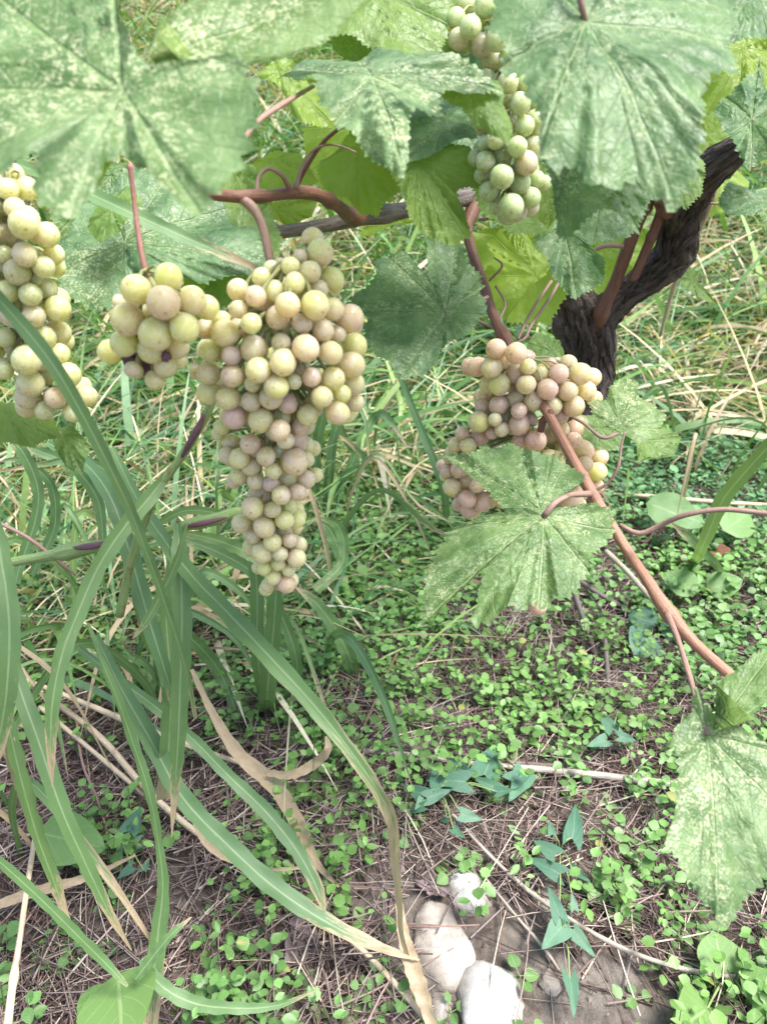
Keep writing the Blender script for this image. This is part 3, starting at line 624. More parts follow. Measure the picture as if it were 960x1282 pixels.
def bm_at(k):      # unit berry in metres is scaled on the object
    return BM[k]
BMESH = [make_mesh('berry', v * .006, f, BERRY) for v, f in BM]

def bunch(name, label, data, Y0, top, ripe, fatten=1.02, fill=.6, raisins=(), back=.45, stalk=None, stalk_mat=None):
    """data: (px,py,rpx,layer)"""
    d = np.array(data, float)
    tp = PY(top[0], top[1], Y0)
    dull_shade = 1.0 if 'top centre' in label else (.45 if 'dull green' in label else 0)  # top bunch: shade painted as skin colour; left bunch: duller green skin
    root = thing(name, label, 'grape bunch', tp, 'grape bunches on the vine')
    placed = []
    def place(px, py, rpx, lay, sign=1, extra=0):
        row = d[np.abs(d[:, 1] - py) < 34]; lo, hi = row[:, 0].min(), row[:, 0].max(); c, hw = (lo + hi) / 2, max(14., (hi - lo) / 2 + 8)
        q = min(1, abs(px - c) / hw); hwm = hw * Y0 / F
        prof = math.sqrt(1 - q * q) * min(hwm, .045)
        r_ = ray(px, py); rm = rpx * Y0 / F * fatten
        y = Y0 - prof * sign + lay * rm * 1.3 + extra
        t = y / r_.y
        for _ in range(40):
            p = CAM + r_ * t; hit = False
            for (c2, r2) in placed:
                if (p - c2).length < .90 * (rm + r2): hit = True; break
            if not hit: break
            t += .0015 / r_.y
        p = CAM + r_ * t
        dep = (p - CAM).dot(FWD); rm = rpx * dep / F * fatten
        placed.append((p, rm)); return p, rm
    rf = np.random.default_rng(len(data) + 3)
    ex = [(a + rf.uniform(-1.1, 1.1) * c, b + rf.uniform(-1.0, 1.0) * c, c * rf.uniform(.8, .95), 1.5) for a, b, c, l in d if rf.random() < fill]
    if ex: d = np.vstack([d, ex])
    order = np.argsort(d[:, 3]); info = []
    for i in order:
        p, rm = place(*d[i]); info.append((p, rm, tuple(d[i, :2])))
    rs = random.Random(len(data))
    for i in order:
        if d[i, 3] < .6 and rs.random() < back:
            p, rm = place(d[i, 0] + rs.uniform(-8, 8), d[i, 1] + rs.uniform(-8, 8), d[i, 2] * rs.uniform(.85, 1), .3, sign=-.8); info.append((p, rm, None))
    cen = [(q, sum((i[0] for i in info if abs(i[0].z - q) < .02), Vector()) / max(1, sum(1 for i in info if abs(i[0].z - q) < .02))) for q in np.linspace(max(i[0].z for i in info), min(i[0].z for i in info), 7)]
    ax = [c for q, c in cen if c.length > 0]
    for p, rm, px in info:
        o = bpy.data.objects.new('berry', BMESH[rs.randrange(6)]); C.objects.link(o); o.parent = root
        o.location = p - tp; o.scale = (rm / .006,) * 3
        c = min(ax, key=lambda a: (a - p).length); dirv = (p - c) + Vector((rs.uniform(-.01, .01), rs.uniform(-.012, .004), rs.uniform(-.012, .004)))
        o.rotation_mode = 'QUATERNION'; o.rotation_quaternion = dirv.to_track_quat('Z', 'Y') @ Quaternion((0, 0, 1), rs.uniform(0, 6))
        o['dull_shade'] = float(dull_shade)
        o['ripe'] = float(min(1, max(0, ripe + rs.uniform(-.35, .35))))
    # rachis with a pedicel for every berry
    line = [tp] + sorted(ax, key=lambda a: -a.z)
    parts = [tube([(*p, .0022 - .0012 * i / len(line)) for i, p in enumerate(line)], 24, 7, .05)]
    for p, rm, px in info:
        c = min(line, key=lambda a: (a + Vector((0, 0, -.004)) - p).length) + Vector((0, 0, .004))
        if (p - c).length < .12: parts.append(tube([(*c, .0009), (*((p + c) / 2 + Vector((0, 0, .003))), .0007), (*(p + (c - p).normalized() * rm * .9), .0011)], 5, 5, 0, caps=False))
    v, f, u = merge(parts); put('rachis', v, f, RACHIS, root, uv=u)
    if stalk:
        v, f, u = tube([pd(*q) for q in stalk], 24, 9, .06, 150); put('stalk', v, f, stalk_mat or CANE_PURPLE, root, origin=v[0], uv=u)
    for (px, py, rpx) in raisins:
        p, rm = place(px, py, rpx, .2)
        v, f = BM[rs.randrange(6)]
        v2 = [np.array(q) * rm * (1 + .5 * noise.noise(Vector(q) * 2.5 + Vector((px, 0, 0))) + .2 * noise.noise(Vector(q) * 7)) + np.array(p) for q in v]
        put('shrivelled_berry', v2, f, RAISIN, root, origin=p, uv=[(0, 0)] * len(v2))
    return root
def crop(lst, ox, oy, s): return [(ox + a / s, oy + b / s, c / 2 / s, l) for a, b, c, l in lst]
c5 = [(500,392,125,0),(632,392,135,0),(587,598,130,0),(478,667,130,0),(358,705,125,0),(445,785,118,0),(718,745,115,0),(708,620,112,0),(740,910,115,0),(665,832,105,0),(800,455,135,.5),(325,478,100,0),(200,528,135,0),(263,412,88,0),(345,350,105,0),(435,322,98,.3),(262,318,105,.5),(535,285,100,0),(607,232,105,.3),(515,205,90,.8),(655,140,130,1),(712,270,120,1),(645,320,100,.8),(340,605,130,.5),(470,573,92,.7),(530,760,75,.5),(615,738,95,.6),(760,818,90,.4),(670,515,105,.7),(718,412,105,.8),(570,480,100,1),(455,450,120,1.2),(130,613,105,.5),(230,635,95,.5),(120,722,110,.5),(235,732,110,.4),(105,505,95,1),(185,460,80,1.2),(120,815,110,.8),(215,838,115,.5),(325,855,98,.4),(420,835,115,1),(820,585,120,.8),(805,680,130,.6),(815,770,110,.9),(825,860,90,1),(375,258,90,1.3),(245,930,115,.3),(370,945,118,.2),(395,560,80,1.2),(330,770,80,1),(540,870,110,1.5),(615,880,110,1.5),(740,530,80,1.3),(680,780,70,1.2),(560,160,70,1.6),(470,930,90,1.2),(60,720,60,1.5),(570,690,80,1.5)]
c6 = [(440,155,108,0),(295,222,105,0),(372,285,100,0),(515,312,140,0),(240,295,100,.2),(410,358,85,0),(180,280,90,.8),(300,335,95,.6),(395,420,85,.3),(320,410,85,.7),(235,385,90,1),(530,465,90,.4),(448,480,98,0),(350,480,100,.5),(305,540,115,0),(405,552,85,0),(465,605,95,0),(365,640,110,0),(250,620,100,.4),(525,600,90,.5),(490,540,80,.8),(525,550,80,.8),(405,715,90,.2),(490,705,75,.5),(540,725,75,.5),(355,765,110,0),(443,773,80,0),(525,795,95,0),(435,825,70,.5),(365,845,75,.4),(408,890,85,0),(475,925,95,0),(385,930,75,.6),(485,855,70,.7),(310,690,70,.9),(575,400,90,.9),(575,300,80,1),(470,205,90,1),(530,210,110,1),(570,230,90,1.2),(380,200,80,1.2),(490,390,110,1),(440,260,70,1.3),(200,215,90,1),(150,140,80,1.3),(570,130,100,1.3),(490,100,90,1.3),(440,680,80,1),(300,600,70,1),(470,660,70,.9)]
bunch('grape_bunch', 'long tapering bunch of pale yellow pink grapes, the largest, hanging left of centre', crop(c5, 230, 280, 3.84) + crop(c6, 240, 500, 4.0) + [(300, 470, 13, 1.2), (330, 500, 13, 1.2), (360, 505, 13, 1.2), (385, 520, 13, 1.3), (300, 520, 13, 1.2), (345, 540, 13, 1.2), (320, 560, 13, 1.2), (370, 545, 13, 1.3), (350, 410, 14, 1.3), (300, 410, 13, 1.3), (390, 400, 13, 1.3)], .375, (342, 345), .6,
      stalk=[(300, 246, .36, 13), (318, 262, .362, 13), (328, 282, .364, 11), (335, 310, .366, 12), (341, 345, .368, 10), (345, 372, .37, 8)])
c4 = [(577,550,130,.2),(713,497,118,.8),(690,603,138,0),(810,600,120,.3),(540,675,140,.1),(657,738,140,0),(780,710,125,.2),(525,775,115,.7),(640,800,115,.7),(750,790,100,.8),(700,870,100,.8),(560,885,70,1),(655,930,80,1),(505,600,60,1.2),(625,650,80,1.2),(720,680,80,1.3),(760,850,70,1)]
bunch('grape_bunch', 'small round cluster of plump yellow grapes with purple shrivelled berries beneath', crop(c4, 0, 200, 3.373), .345, (186, 350), .45, fill=.15, raisins=((178, 455, 12), (162, 449, 8), (208, 446, 6)),
      stalk=[(163, 205, .33, 7), (168, 250, .335, 6), (173, 290, .338, 7), (180, 330, .34, 8), (186, 352, .342, 9)], stalk_mat=cane_material('red_stalk', (.27, .11, .095), (.38, .19, .16)))
cl = [(35,125,95,1),(115,120,100,1),(65,205,90,.8),(102,272,130,0),(200,318,110,.4),(15,320,110,.5),(0,215,80,1),(105,400,105,.3),(185,452,95,.5),(75,475,115,.4),(35,555,100,.5),(130,570,100,.3),(0,470,90,1),(245,630,115,.4),(145,660,100,.5),(245,730,110,.9),(190,750,100,.8),(115,845,130,.4),(250,820,95,.9),(130,945,120,.6),(235,1005,95,.3),(120,1000,110,1),(290,910,110,.8),(370,1000,90,.8),(310,1070,85,.7),(190,1060,85,.6),(20,890,80,.6),(20,750,90,1),(60,790,80,1.1),(20,400,80,1.2),(230,400,90,1.2),(200,545,90,1.3),(150,500,60,1.2),(320,960,100,1.0),(175,850,90,.9),(-60,200,100,.6),(-50,300,110,.3),(-70,400,110,.4),(-50,520,110,.4),(-40,630,100,.6),(45,660,90,.9),(60,60,90,1.1),(-40,760,100,.7)]
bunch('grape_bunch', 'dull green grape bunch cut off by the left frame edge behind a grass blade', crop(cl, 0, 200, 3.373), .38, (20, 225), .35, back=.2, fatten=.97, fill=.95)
c7 = [(387,118,82,.3),(467,135,90,0),(312,190,80,.4),(368,193,82,0),(400,260,85,0),(468,213,80,.2),(515,190,65,.6),(507,260,80,.1),(565,215,75,.5),(637,217,80,.3),(723,218,90,0),(675,175,70,.5),(600,180,60,.7),(592,280,85,0),(672,287,78,0),(748,285,75,.2),(697,348,88,0),(612,347,75,.2),(536,328,80,.1),(463,320,70,.5),(335,310,75,.5),(398,343,78,.2),(332,350,60,.3),(318,410,85,.1),(382,400,55,0),(478,365,65,0),(478,420,85,.1),(410,440,60,.4),(545,485,85,0),(485,485,70,.2),(250,455,55,.3),(320,470,75,.5),(525,400,55,.6),(430,395,60,.8),(640,385,70,.6),(355,260,70,.7),(695,485,70,.4),(730,525,90,.7),(795,550,80,.4),(740,580,65,.3),(790,610,75,.3),(785,670,65,.4),(690,725,90,.3),(660,765,70,.4),(605,460,75,.8),(200,560,50,.5),(190,610,55,.3),(210,670,75,.2),(270,645,80,.5),(270,720,75,.3),(310,665,60,.5),(330,730,80,.5),(240,600,70,.8),(280,760,70,.6),(360,720,70,.7),(285,1000,70,.4),(555,1150,70,0),(240,740,60,.7),(420,170,60,.9),(560,300,60,1),(370,455,50,.9),(300,560,80,.7),(400,560,80,.5),(500,600,80,.4),(600,560,80,.5),(640,440,75,.7),(660,520,75,.8),(620,500,75,.8),(700,440,75,.8),(720,600,75,.7),(225,500,60,.3),(212,532,60,.4),(245,522,65,.5),(275,505,65,.4),(285,545,70,.5),(260,485,60,.4),(430,700,80,.5),(540,760,80,.4),(420,850,80,.4),(520,950,80,.4),(380,950,80,.5),(480,1050,80,.3),(560,1060,75,.3),(660,640,80,.6),(600,680,80,.6),(545,1110,60,.4)]
bunch('grape_bunch', 'pinkish grape bunch half hidden under two green leaves on the right', crop(c7, 500, 400, 3.2), .545, (640, 440), .95, back=.3)
c3 = [(20,20,80,.5),(0,70,70,.6),(60,130,85,.2),(5,150,80,.3),(95,275,75,.5),(155,280,75,.5),(135,345,75,.4),(188,400,70,.6),(150,420,70,.5),(55,465,70,.3),(125,490,75,0),(180,490,75,.3),(20,540,70,.4),(75,520,75,.5),(155,545,85,.1),(75,590,85,0),(30,640,70,.3),(135,610,75,.2),(190,600,60,.7),(105,690,90,0),(170,660,75,.4),(60,690,60,.5),(50,620,60,.5),(190,340,60,.9),(20,480,60,.6),(10,585,60,.7),(190,440,60,.8),(95,330,60,.9),(100,420,60,.7),(40,90,70,.7),(-40,20,80,.8),(-30,90,80,.4),(-80,60,70,.6),(-70,130,75,.5),(80,50,75,.5),(100,190,80,.6),(40,200,80,.6),(20,270,75,.6),(40,340,70,.6),(0,400,70,.8)]
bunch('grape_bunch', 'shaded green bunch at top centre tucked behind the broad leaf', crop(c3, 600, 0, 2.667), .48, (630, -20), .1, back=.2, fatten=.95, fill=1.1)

# ------------------------------------------------------------------ grass plants with wide blades (built one by one)
def dseq(path, w):
    """path: (px,py,depth or None=ground,widthpx)"""
    out = []
    for q in path:
        px, py, d, wd = q
        if d is None: p = G(px, py, .004)
        elif d < 0: p = G(px, py, -d)
        else: p = P(px, py, d)
        dep = (p - CAM).dot(FWD); out.append((*p, wd / 2 * dep / F))
    return out
def blade(root, path, tw=(0, 0), fold=.25, dry=2.0, tint=.3, wave=.13, n=36, name='blade'):
    path = [(q[0], q[1], q[2], q[3] * .78) for q in path]
    v, f, u = ribbon(dseq(path, 1), n, tw[0], tw[1], fold, wave=wave)
    o = put(name, v, f, BLADE, root, origin=v[0], uv=u); o['dry'] = float(dry if dry < 1.5 else random.uniform(.86, 1.08)); o['tint'] = float(min(1, tint + random.uniform(-.08, .15))); return o
def stem(root, path, mat=GSTEM, name='stem', nodes=(), sides=8, n=30):
    v, f, u = tube(dseq(path, 1), n, sides, .05, 140, nodes); return put(name, v, f, mat, root, origin=v[0], uv=u)

ga = thing('grass_plant', 'tall grass plant whose arching white-ribbed blades cross left of the largest bunch', 'grass', G(215, 985), 'tall grasses around the vine')
stem(ga, [(150, 770, .55, 12), (168, 690, .52, 12), (205, 602, .49, 11), (225, 575, .485, 10), (245, 545, .48, 9), (262, 512, .475, 11), (275, 480, .47, 5)], nodes=((.75, .25, .02), (.45, .25, .02)))
blade(ga, [(208, 596, .49, 14), (188, 622, .48, 24), (160, 655, .47, 27), (126, 705, .46, 27), (100, 762, .45, 27), (78, 820, .44, 27), (66, 880, .435, 24), (64, 940, .44, 15), (66, 985, .45, 2)], (.15, .35), tint=.35)
blade(ga, [(140, 560, .60, 10), (175, 630, .56, 20), (205, 675, .53, 24), (240, 720, .51, 27), (290, 772, .49, 30), (345, 830, .47, 31), (395, 885, .46, 28), (435, 935, .455, 24), (470, 985, .455, 20), (488, 1020, .47, 20), (494, 1070, .50, 15), (500, 1130, .54, 11), (505, 1180, .58, 8), (530, 1250, .6, 5)], (.2, -.5), dry=.63, tint=.35, n=60)
blade(ga, [(222, 655, .53, 12), (226, 700, .52, 28), (228, 770, .515, 31), (226, 850, .52, 30), (223, 930, .53, 24), (218, 1000, .55, 12), (215, 1048, .56, 1.5)], (-.2, .3), tint=.4)
blade(ga, [(234, 655, .49, 5), (222, 700, .485, 14), (200, 748, .48, 16), (178, 785, .475, 10), (166, 800, .475, 1)], (.6, .2), tint=.4)
blade(ga, [(215, 690, .56, 14), (208, 760, .57, 22), (214, 850, .58, 30), (212, 930, .60, 34), (205, 1000, .62, 26)], (.5, .3), tint=.3)
blade(ga, [(60, 555, .62, 12), (100, 575, .6, 20), (140, 625, .57, 26), (165, 700, .56, 28), (185, 770, .56, 26), (210, 850, .57, 20), (225, 900, .6, 8)], (.4, -.2), tint=.12)
blade(ga, [(148, 600, .6, 8), (160, 680, .58, 14), (172, 760, .57, 14), (186, 810, .57, 10), (198, 830, .58, 2)], (.9, .5), tint=.9)
gb = thing('grass_plant', 'coarse grass plant with broad dark blades draping over the lower left ground', 'grass', G(150, 1000), 'tall grasses around the vine')
blade(gb, [(110, 780, .52, 8), (125, 822, .51, 13), (142, 862, .51, 17), (164, 922, .52, 20), (186, 990, .53, 18), (198, 1052, .55, 14), (204, 1110, .56, 20), (198, 1170, .565, 28), (192, 1230, .565, 28), (188, 1290, .57, 24)], (.9, .1), tint=.25, n=50)
blade(gb, [(120, 795, .60, 12), (150, 858, .60, 24), (188, 925, .60, 29), (230, 1000, .60, 30), (285, 1058, .60, 31), (345, 1112, .595, 32), (415, 1158, .59, 26), (480, 1188, .585, 16), (525, 1202, .585, 3)], (.1, .4), tint=.12, n=50)
blade(gb, [(100, 812, .66, 10), (145, 848, .65, 16), (195, 885, .64, 18), (242, 926, .64, 19), (285, 970, .64, 20), (338, 1022, .63, 24), (378, 1075, .62, 24), (400, 1120, .615, 18), (408, 1148, .615, 4)], (-.2, .3), tint=.12, n=46)
blade(gb, [(8, 800, .52, 16), (24, 858, .51, 26), (50, 932, .50, 29), (76, 1010, .50, 28), (106, 1078, .51, 24), (140, 1148, .53, 13), (165, 1190, .55, 2)], (.15, .3), tint=.3)
blade(gb, [(-20, 600, .42, 14), (0, 690, .41, 30), (12, 780, .40, 34), (10, 850, .40, 32), (0, 920, .41, 26), (-20, 990, .42, 12)], (-.2, .1), tint=.3)
blade(gb, [(-40, 1045, .42, 12), (0, 1079, .44, 15), (56, 1130, .46, 17), (98, 1172, .48, 17), (143, 1217, .5, 12), (160, 1235, .5, 4)], (.3, .3), tint=.1)
blade(gb, [(10, 905, .5, 22), (28, 980, .5, 26), (48, 1050, .51, 24), (70, 1110, .52, 22), (85, 1160, .53, 12)], (.5, .7), tint=.45, dry=.85)
blade(gb, [(170, 1226, .50, 16), (190, 1200, .50, 18), (215, 1170, .5, 13), (240, 1148, .505, 2)], (.2, .2), tint=.35)
blade(gb, [(178, 1200, .55, 16), (200, 1232, .55, 22), (240, 1255, .55, 22), (290, 1262, .55, 18), (350, 1258, .555, 10), (395, 1240, .56, 2)], (.3, -.2), tint=.2)
blade(gb, [(120, 1075, .6, 6), (135, 1100, .6, 13), (155, 1128, .6, 4)], (.2, .2), tint=.5)
gc = thing('grass_plant', 'upright dark green grass plant standing behind the tip of the largest bunch', 'grass', G(335, 890), 'tall grasses around the vine')
blade(gc, [(334, 892, None, 26), (338, 830, .72, 28), (344, 770, .68, 26), (346, 720, .66, 22), (340, 660, .64, 16), (330, 600, .63, 8)], (.1, .3), tint=.25)
blade(gc, [(330, 870, None, 18), (322, 800, .7, 22), (322, 740, .66, 22), (318, 690, .64, 18), (310, 640, .63, 8)], (.4, .1), tint=.2)
blade(gc, [(350, 880, None, 14), (372, 830, .8, 18), (352, 770, .78, 18), (320, 720, .75, 20), (270, 690, .72, 20), (220, 672, .7, 12)], (.4, -.4), tint=.3)
blade(gc, [(445, 850, None, 22), (432, 810, .86, 24), (412, 775, .85, 22), (388, 748, .84, 16), (370, 735, .84, 3)], (.2, -.2), tint=.4)
blade(gc, [(360, 900, None, 16), (400, 835, .9, 18), (360, 815, .88, 20), (300, 790, .86, 20), (240, 762, .84, 14)], (.4, 0), tint=.25)
blade(gc, [(300, 905, None, 12), (280, 850, .84, 20), (240, 800, .8, 20), (190, 765, .77, 14), (150, 745, .76, 3)], (.2, 0), tint=.25)
blade(gc, [(395, 740, .95, 18), (430, 700, .97, 16), (420, 655, .97, 16), (400, 648, .96, 3)], (.2, .2), tint=.35)
blade(gc, [(440, 750, None, 14), (428, 700, 1.0, 18), (410, 660, 1.0, 20), (394, 648, 1.0, 4)], (.2, .2), tint=.25, dry=.95)
gd = thing('grass_plant', 'clump of broad dark grass blades rising right of the largest bunch', 'grass', G(400, 650), 'tall grasses around the vine')
for pth, tn in ([(395, 660, None, 14), (394, 600, 1.15, 18), (400, 540, 1.1, 18), (415, 490, 1.05, 12), (425, 470, 1.05, 3)], .15), ([(405, 655, None, 12), (412, 600, 1.15, 16), (420, 540, 1.12, 15), (440, 500, 1.1, 8), (455, 520, 1.08, 6), (462, 580, 1.08, 2)], .15), ([(385, 660, None, 12), (380, 590, 1.15, 16), (384, 530, 1.1, 17), (390, 480, 1.06, 8)], .2), ([(400, 650, None, 12), (440, 590, 1.15, 12), (460, 580, 1.12, 10), (445, 560, 1.1, 10), (425, 545, 1.1, 3)], .3), ([(410, 650, None, 10), (450, 560, 1.2, 14), (470, 520, 1.2, 12), (490, 530, 1.15, 8), (510, 560, 1.1, 2)], .2), ([(560, 660, None, 10), (548, 590, 1.05, 13), (520, 520, 1.05, 12), (500, 470, 1.05, 10), (480, 430, 1.05, 3)], .1):
    blade(gd, pth, (random.uniform(-.4, .4), random.uniform(-.4, .4)), tint=tn)
ge = thing('grass_plant', 'yellow green wide grass blade plant leaning at right edge', 'grass', G(890, 700), 'tall grasses around the vine')
blade(ge, [(868, 705, None, 14), (886, 668, .9, 20), (905, 625, .86, 24), (935, 588, .82, 24), (975, 545, .78, 20), (1020, 500, .75, 8)], (.2, .1), tint=.75)
blade(ge, [(900, 720, None, 8), (880, 690, .95, 14), (860, 670, .95, 16), (840, 655, .94, 3)], (.3, .1), tint=.2)
gf = thing('grass_plant', 'pale bluish grass plant with long curved blades at far left middle', 'grass', G(60, 720), 'tall grasses around the vine')
blade(gf, [(20, 730, .75, 16), (45, 600, .72, 18), (20, 555, .7, 18), (-20, 530, .7, 12)], (.3, 0), tint=.1)
blade(gf, [(130, 680, .8, 12), (120, 620, .78, 18), (85, 580, .76, 18), (50, 565, .75, 16), (15, 552, .74, 3)], (.2, 0), tint=.1)
blade(gf, [(150, 690, .8, 12), (160, 640, .78, 15), (135, 590, .76, 16), (95, 575, .75, 14), (60, 580, .74, 10), (0, 590, .72, 3)], (.2, .2), tint=.1)
blade(gf, [(40, 720, .8, 12), (70, 650, .78, 16), (60, 600, .76, 14), (20, 575, .74, 10), (0, 578, .73, 2)], (.2, .2), tint=.12)
gh = thing('grass_plant', 'single long teal grass blade crossing before the left edge bunch', 'grass', G(250, 920), 'tall grasses around the vine')
blade(gh, [(-60, 310, .30, 16), (-20, 355, .30, 22), (20, 398, .305, 25), (62, 450, .31, 25), (104, 520, .325, 23), (135, 580, .34, 21), (160, 632, .36, 19), (185, 695, .39, 16), (210, 765, .43, 13), (232, 835, .47, 10), (245, 900, .52, 6)], (.1, .5), tint=.1, n=50)
blade(gh, [(20, 205, .36, 18), (80, 228, .36, 24), (150, 260, .36, 24), (220, 292, .365, 22), (280, 318, .37, 16), (330, 340, .375, 8)], (.5, .3), tint=.15)
# flowering stem lying across
gs = thing('grass_plant', 'fallen grass stem with dark purple joints lying level left of the bunch tip', 'grass', G(20, 900), 'tall grasses around the vine')
stem(gs, [(-40, 716, .60, 12), (20, 703, .59, 12), (60, 696, .585, 14), (90, 690, .58, 19), (120, 684, .575, 16), (190, 670, .565, 10), (240, 656, .56, 14), (270, 650, .56, 16), (300, 640, .56, 12), (330, 640, .56, 4)], nodes=((.36, .25, .02), (.8, .2, .02)), n=50)
stem(gs, [(92, 686, .575, 3), (106, 685, .570, 8), (124, 682, .568, 8), (140, 678, .566, 4)], mat=RAISIN, name='purple_sheath', n=14)
stem(gs, [(232, 659, .556, 4), (250, 656, .553, 7), (268, 652, .553, 6), (284, 648, .552, 3)], mat=RAISIN, name='purple_sheath', n=14)
stem(ga, [(228, 572, .482, 4), (238, 554, .476, 8), (250, 532, .471, 8), (256, 518, .468, 4)], mat=RAISIN, name='purple_sheath', n=14)
blade(gs, [(180, 668, .57, 8), (230, 640, .57, 14), (290, 642, .57, 12), (340, 625, .58, 3)], (.3, .1), tint=.5)
blade(gs, [(220, 665, .6, 6), (270, 676, .6, 18), (320, 698, .6, 20), (350, 725, .61, 6)], (.3, .1), tint=.55)

rt = random.Random(21)
def arc_blade(root, px, py, hd, ht, reach, wmm, dry, tint):
    b = G(px, py, .002); d = Vector((math.cos(hd), math.sin(hd), 0)); sd_ = Vector((-d.y, d.x, 0)) * rt.uniform(-.25, .25)
    q = [(b, .6), (b + d * reach * .12 + Vector((0, 0, ht * .55)), .9), (b + d * reach * .38 + sd_ * reach * .3 + Vector((0, 0, ht * .95)), 1), (b + d * reach * .72 + sd_ * reach * .8 + Vector((0, 0, ht * rt.uniform(.55, .95))), .8), (b + d * reach + sd_ * reach * 1.3 + Vector((0, 0, ht * rt.uniform(.1, .6))), .05)]
    v, f, u = ribbon([(*p, wmm * .0005 * k) for p, k in q], 22, rt.uniform(-.9, .9), rt.uniform(-.9, .9), .3, wave=.12)
    o = put('blade', v, f, BLADE, root, origin=v[0], uv=u); o['dry'] = float(dry); o['tint'] = float(tint)
for root, n_, x0, x1, y0, y1 in ((gb, 9, -30, 240, 860, 1080), (ga, 9, 60, 300, 760, 960), (gf, 20, -60, 260, 640, 860), (gc, 10, 250, 420, 720, 880), (gd, 16, 330, 580, 600, 680), (ge, 8, 830, 1000, 560, 700)):
    for _ in range(n_):
        arc_blade(root, rt.uniform(x0, x1), rt.uniform(y0, y1), rt.uniform(0, 6.28), rt.uniform(.06, .20), rt.uniform(.08, .26), rt.choice((3, 4, 5, 6, 8, 10)), -1 if rt.random() < .22 else rt.uniform(.75, 1.1), rt.uniform(.1, .8))

# ------------------------------------------------------------------ dry stalks, twigs, straw lying about
def stalk(label, path, mat=STRAW_M, name='dry_stalk', cat='dry stalk', nodes=(), n=40):
    path = [(q[0], q[1], q[2], q[3] * .8) for q in path]
    pts = dseq(path, 1); v, f, u = tube(pts, n, 8, .06, 120, nodes)
    o = put(name, v, f, mat, uv=u, origin=v[0]); tag(o, label, cat, 'dry stalks and twigs on the ground'); return o
def dryblade(label, path, tw=(.3, -.3), wave=.25):
    path = [(q[0], q[1], q[2] * 1.6 if q[2] < 0 else q[2], q[3] * .9) for q in path]
    v, f, u = ribbon(dseq(path, 1), 40, tw[0], tw[1], .3, wave=wave)
    o = put('withered_grass', v, f, BLADE, origin=v[0], uv=u); o['dry'] = -1.0; o['tint'] = .3
    tag(o, label, 'dry grass', 'withered grass blades'); return o
stalk('thin whitish stem curving from the arrow leaved weeds to right frame edge', [(545, 995, -.012, 5), (580, 1035, -.012, 6), (620, 1078, -.014, 6), (665, 1118, -.016, 7), (720, 1155, -.018, 7), (780, 1188, -.02, 8), (850, 1212, -.022, 8), (910, 1222, -.02, 8), (985, 1228, -.02, 8)], CANE_PALE, nodes=((.6, .2, .01),))
stalk('grey split cane lying level across the straw, lower of two', [(440, 938, -.012, 8), (520, 946, -.014, 9), (600, 957, -.016, 10), (680, 964, -.016, 12), (760, 972, -.018, 12), (856, 984, -.018, 13)], CANE_PALE)
stalk('grey cane just above the split cane on the straw', [(470, 930, -.012, 6), (560, 942, -.014, 8), (640, 954, -.015, 7), (720, 960, -.015, 6)], CANE_GREY)
stalk('dark twig standing below the torn leaf', [(715, 728, -.05, 10), (722, 752, -.04, 9), (735, 790, -.02, 9), (748, 832, -.006, 9)], TWIG_M, 'twig', 'twig')
stalk('short dark upright twig right of the dark twig pair', [(757, 800, -.03, 7), (760, 840, -.015, 8), (762, 884, -.006, 8)], TWIG_M, 'twig', 'twig')
stalk('brown twig slanting under the orange cane', [(722, 725, -.03, 8), (752, 745, -.025, 8), (790, 765, -.01, 7)], TWIG_M, 'twig', 'twig')
stalk('long dark twig lying level behind the orange cane', [(740, 722, -.02, 6), (800, 726, -.018, 7), (870, 738, -.016, 7), (940, 748, -.012, 5)], TWIG_M, 'twig', 'twig')
stalk('thin straw stem lying level under the small brown leaf at right', [(750, 618, -.02, 5), (820, 622, -.03, 7), (890, 628, -.03, 7), (985, 634, -.03, 7)], STRAW_M)
stalk('long tan stalk running from lower left to the beige stone', [(20, 845, -.04, 8), (70, 880, -.03, 9), (128, 925, -.03, 10), (190, 995, -.025, 10), (250, 1045, -.02, 10), (330, 1095, -.02, 9), (420, 1160, -.018, 9), (480, 1216, -.015, 10), (545, 1290, -.012, 10)], STRAW_M)
stalk('pale stalk parallel above the long tan stalk', [(30, 850, -.05, 7), (110, 882, -.05, 9), (190, 915, -.045, 10), (250, 938, -.035, 9), (310, 958, -.02, 7)], STRAW_M)
stalk('tan stalk crossing low beneath the dark blades', [(50, 885, -.035, 7), (110, 935, -.03, 7), (170, 985, -.02, 8), (240, 1040, -.015, 6)], STRAW_M)
stalk('thick tan stem standing at the bottom left corner', [(8, 1300, .45, 14), (16, 1235, .47, 12), (26, 1170, .49, 9), (36, 1100, .52, 9), (44, 1050, .55, 8)], STRAW_M, nodes=((.25, .35, .03),))
stalk('thin brown stem bent into a loop among the left straw', [(95, 890, -.03, 4), (105, 960, -.025, 4), (125, 1010, -.02, 4), (134, 1060, -.015, 4), (120, 1090, -.01, 3)], CANE_PURPLE)
stalk('brown stem slanting at left between grass blades', [(0, 655, .62, 6), (30, 670, .62, 6), (70, 700, .63, 6), (95, 720, .64, 4)], CANE_PURPLE)
stalk('thin grey straw stem across the beige stone', [(498, 1160, -.03, 2.5), (540, 1160, -.045, 2.5), (600, 1158, -.02, 2.5)], CANE_PURPLE)
stalk('fine straw lying diagonally right of the white stone', [(600, 1090, -.012, 4), (640, 1140, -.012, 4), (690, 1200, -.01, 5), (700, 1215, -.008, 3)], CANE_PALE)
dryblade('withered brown blade lying left of the yellowing long blade', [(240, 838, -.05, 6), (262, 885, -.04, 10), (300, 945, -.03, 18), (345, 985, -.025, 22), (378, 1040, -.02, 18), (400, 1085, -.015, 10), (425, 1110, -.01, 4)])
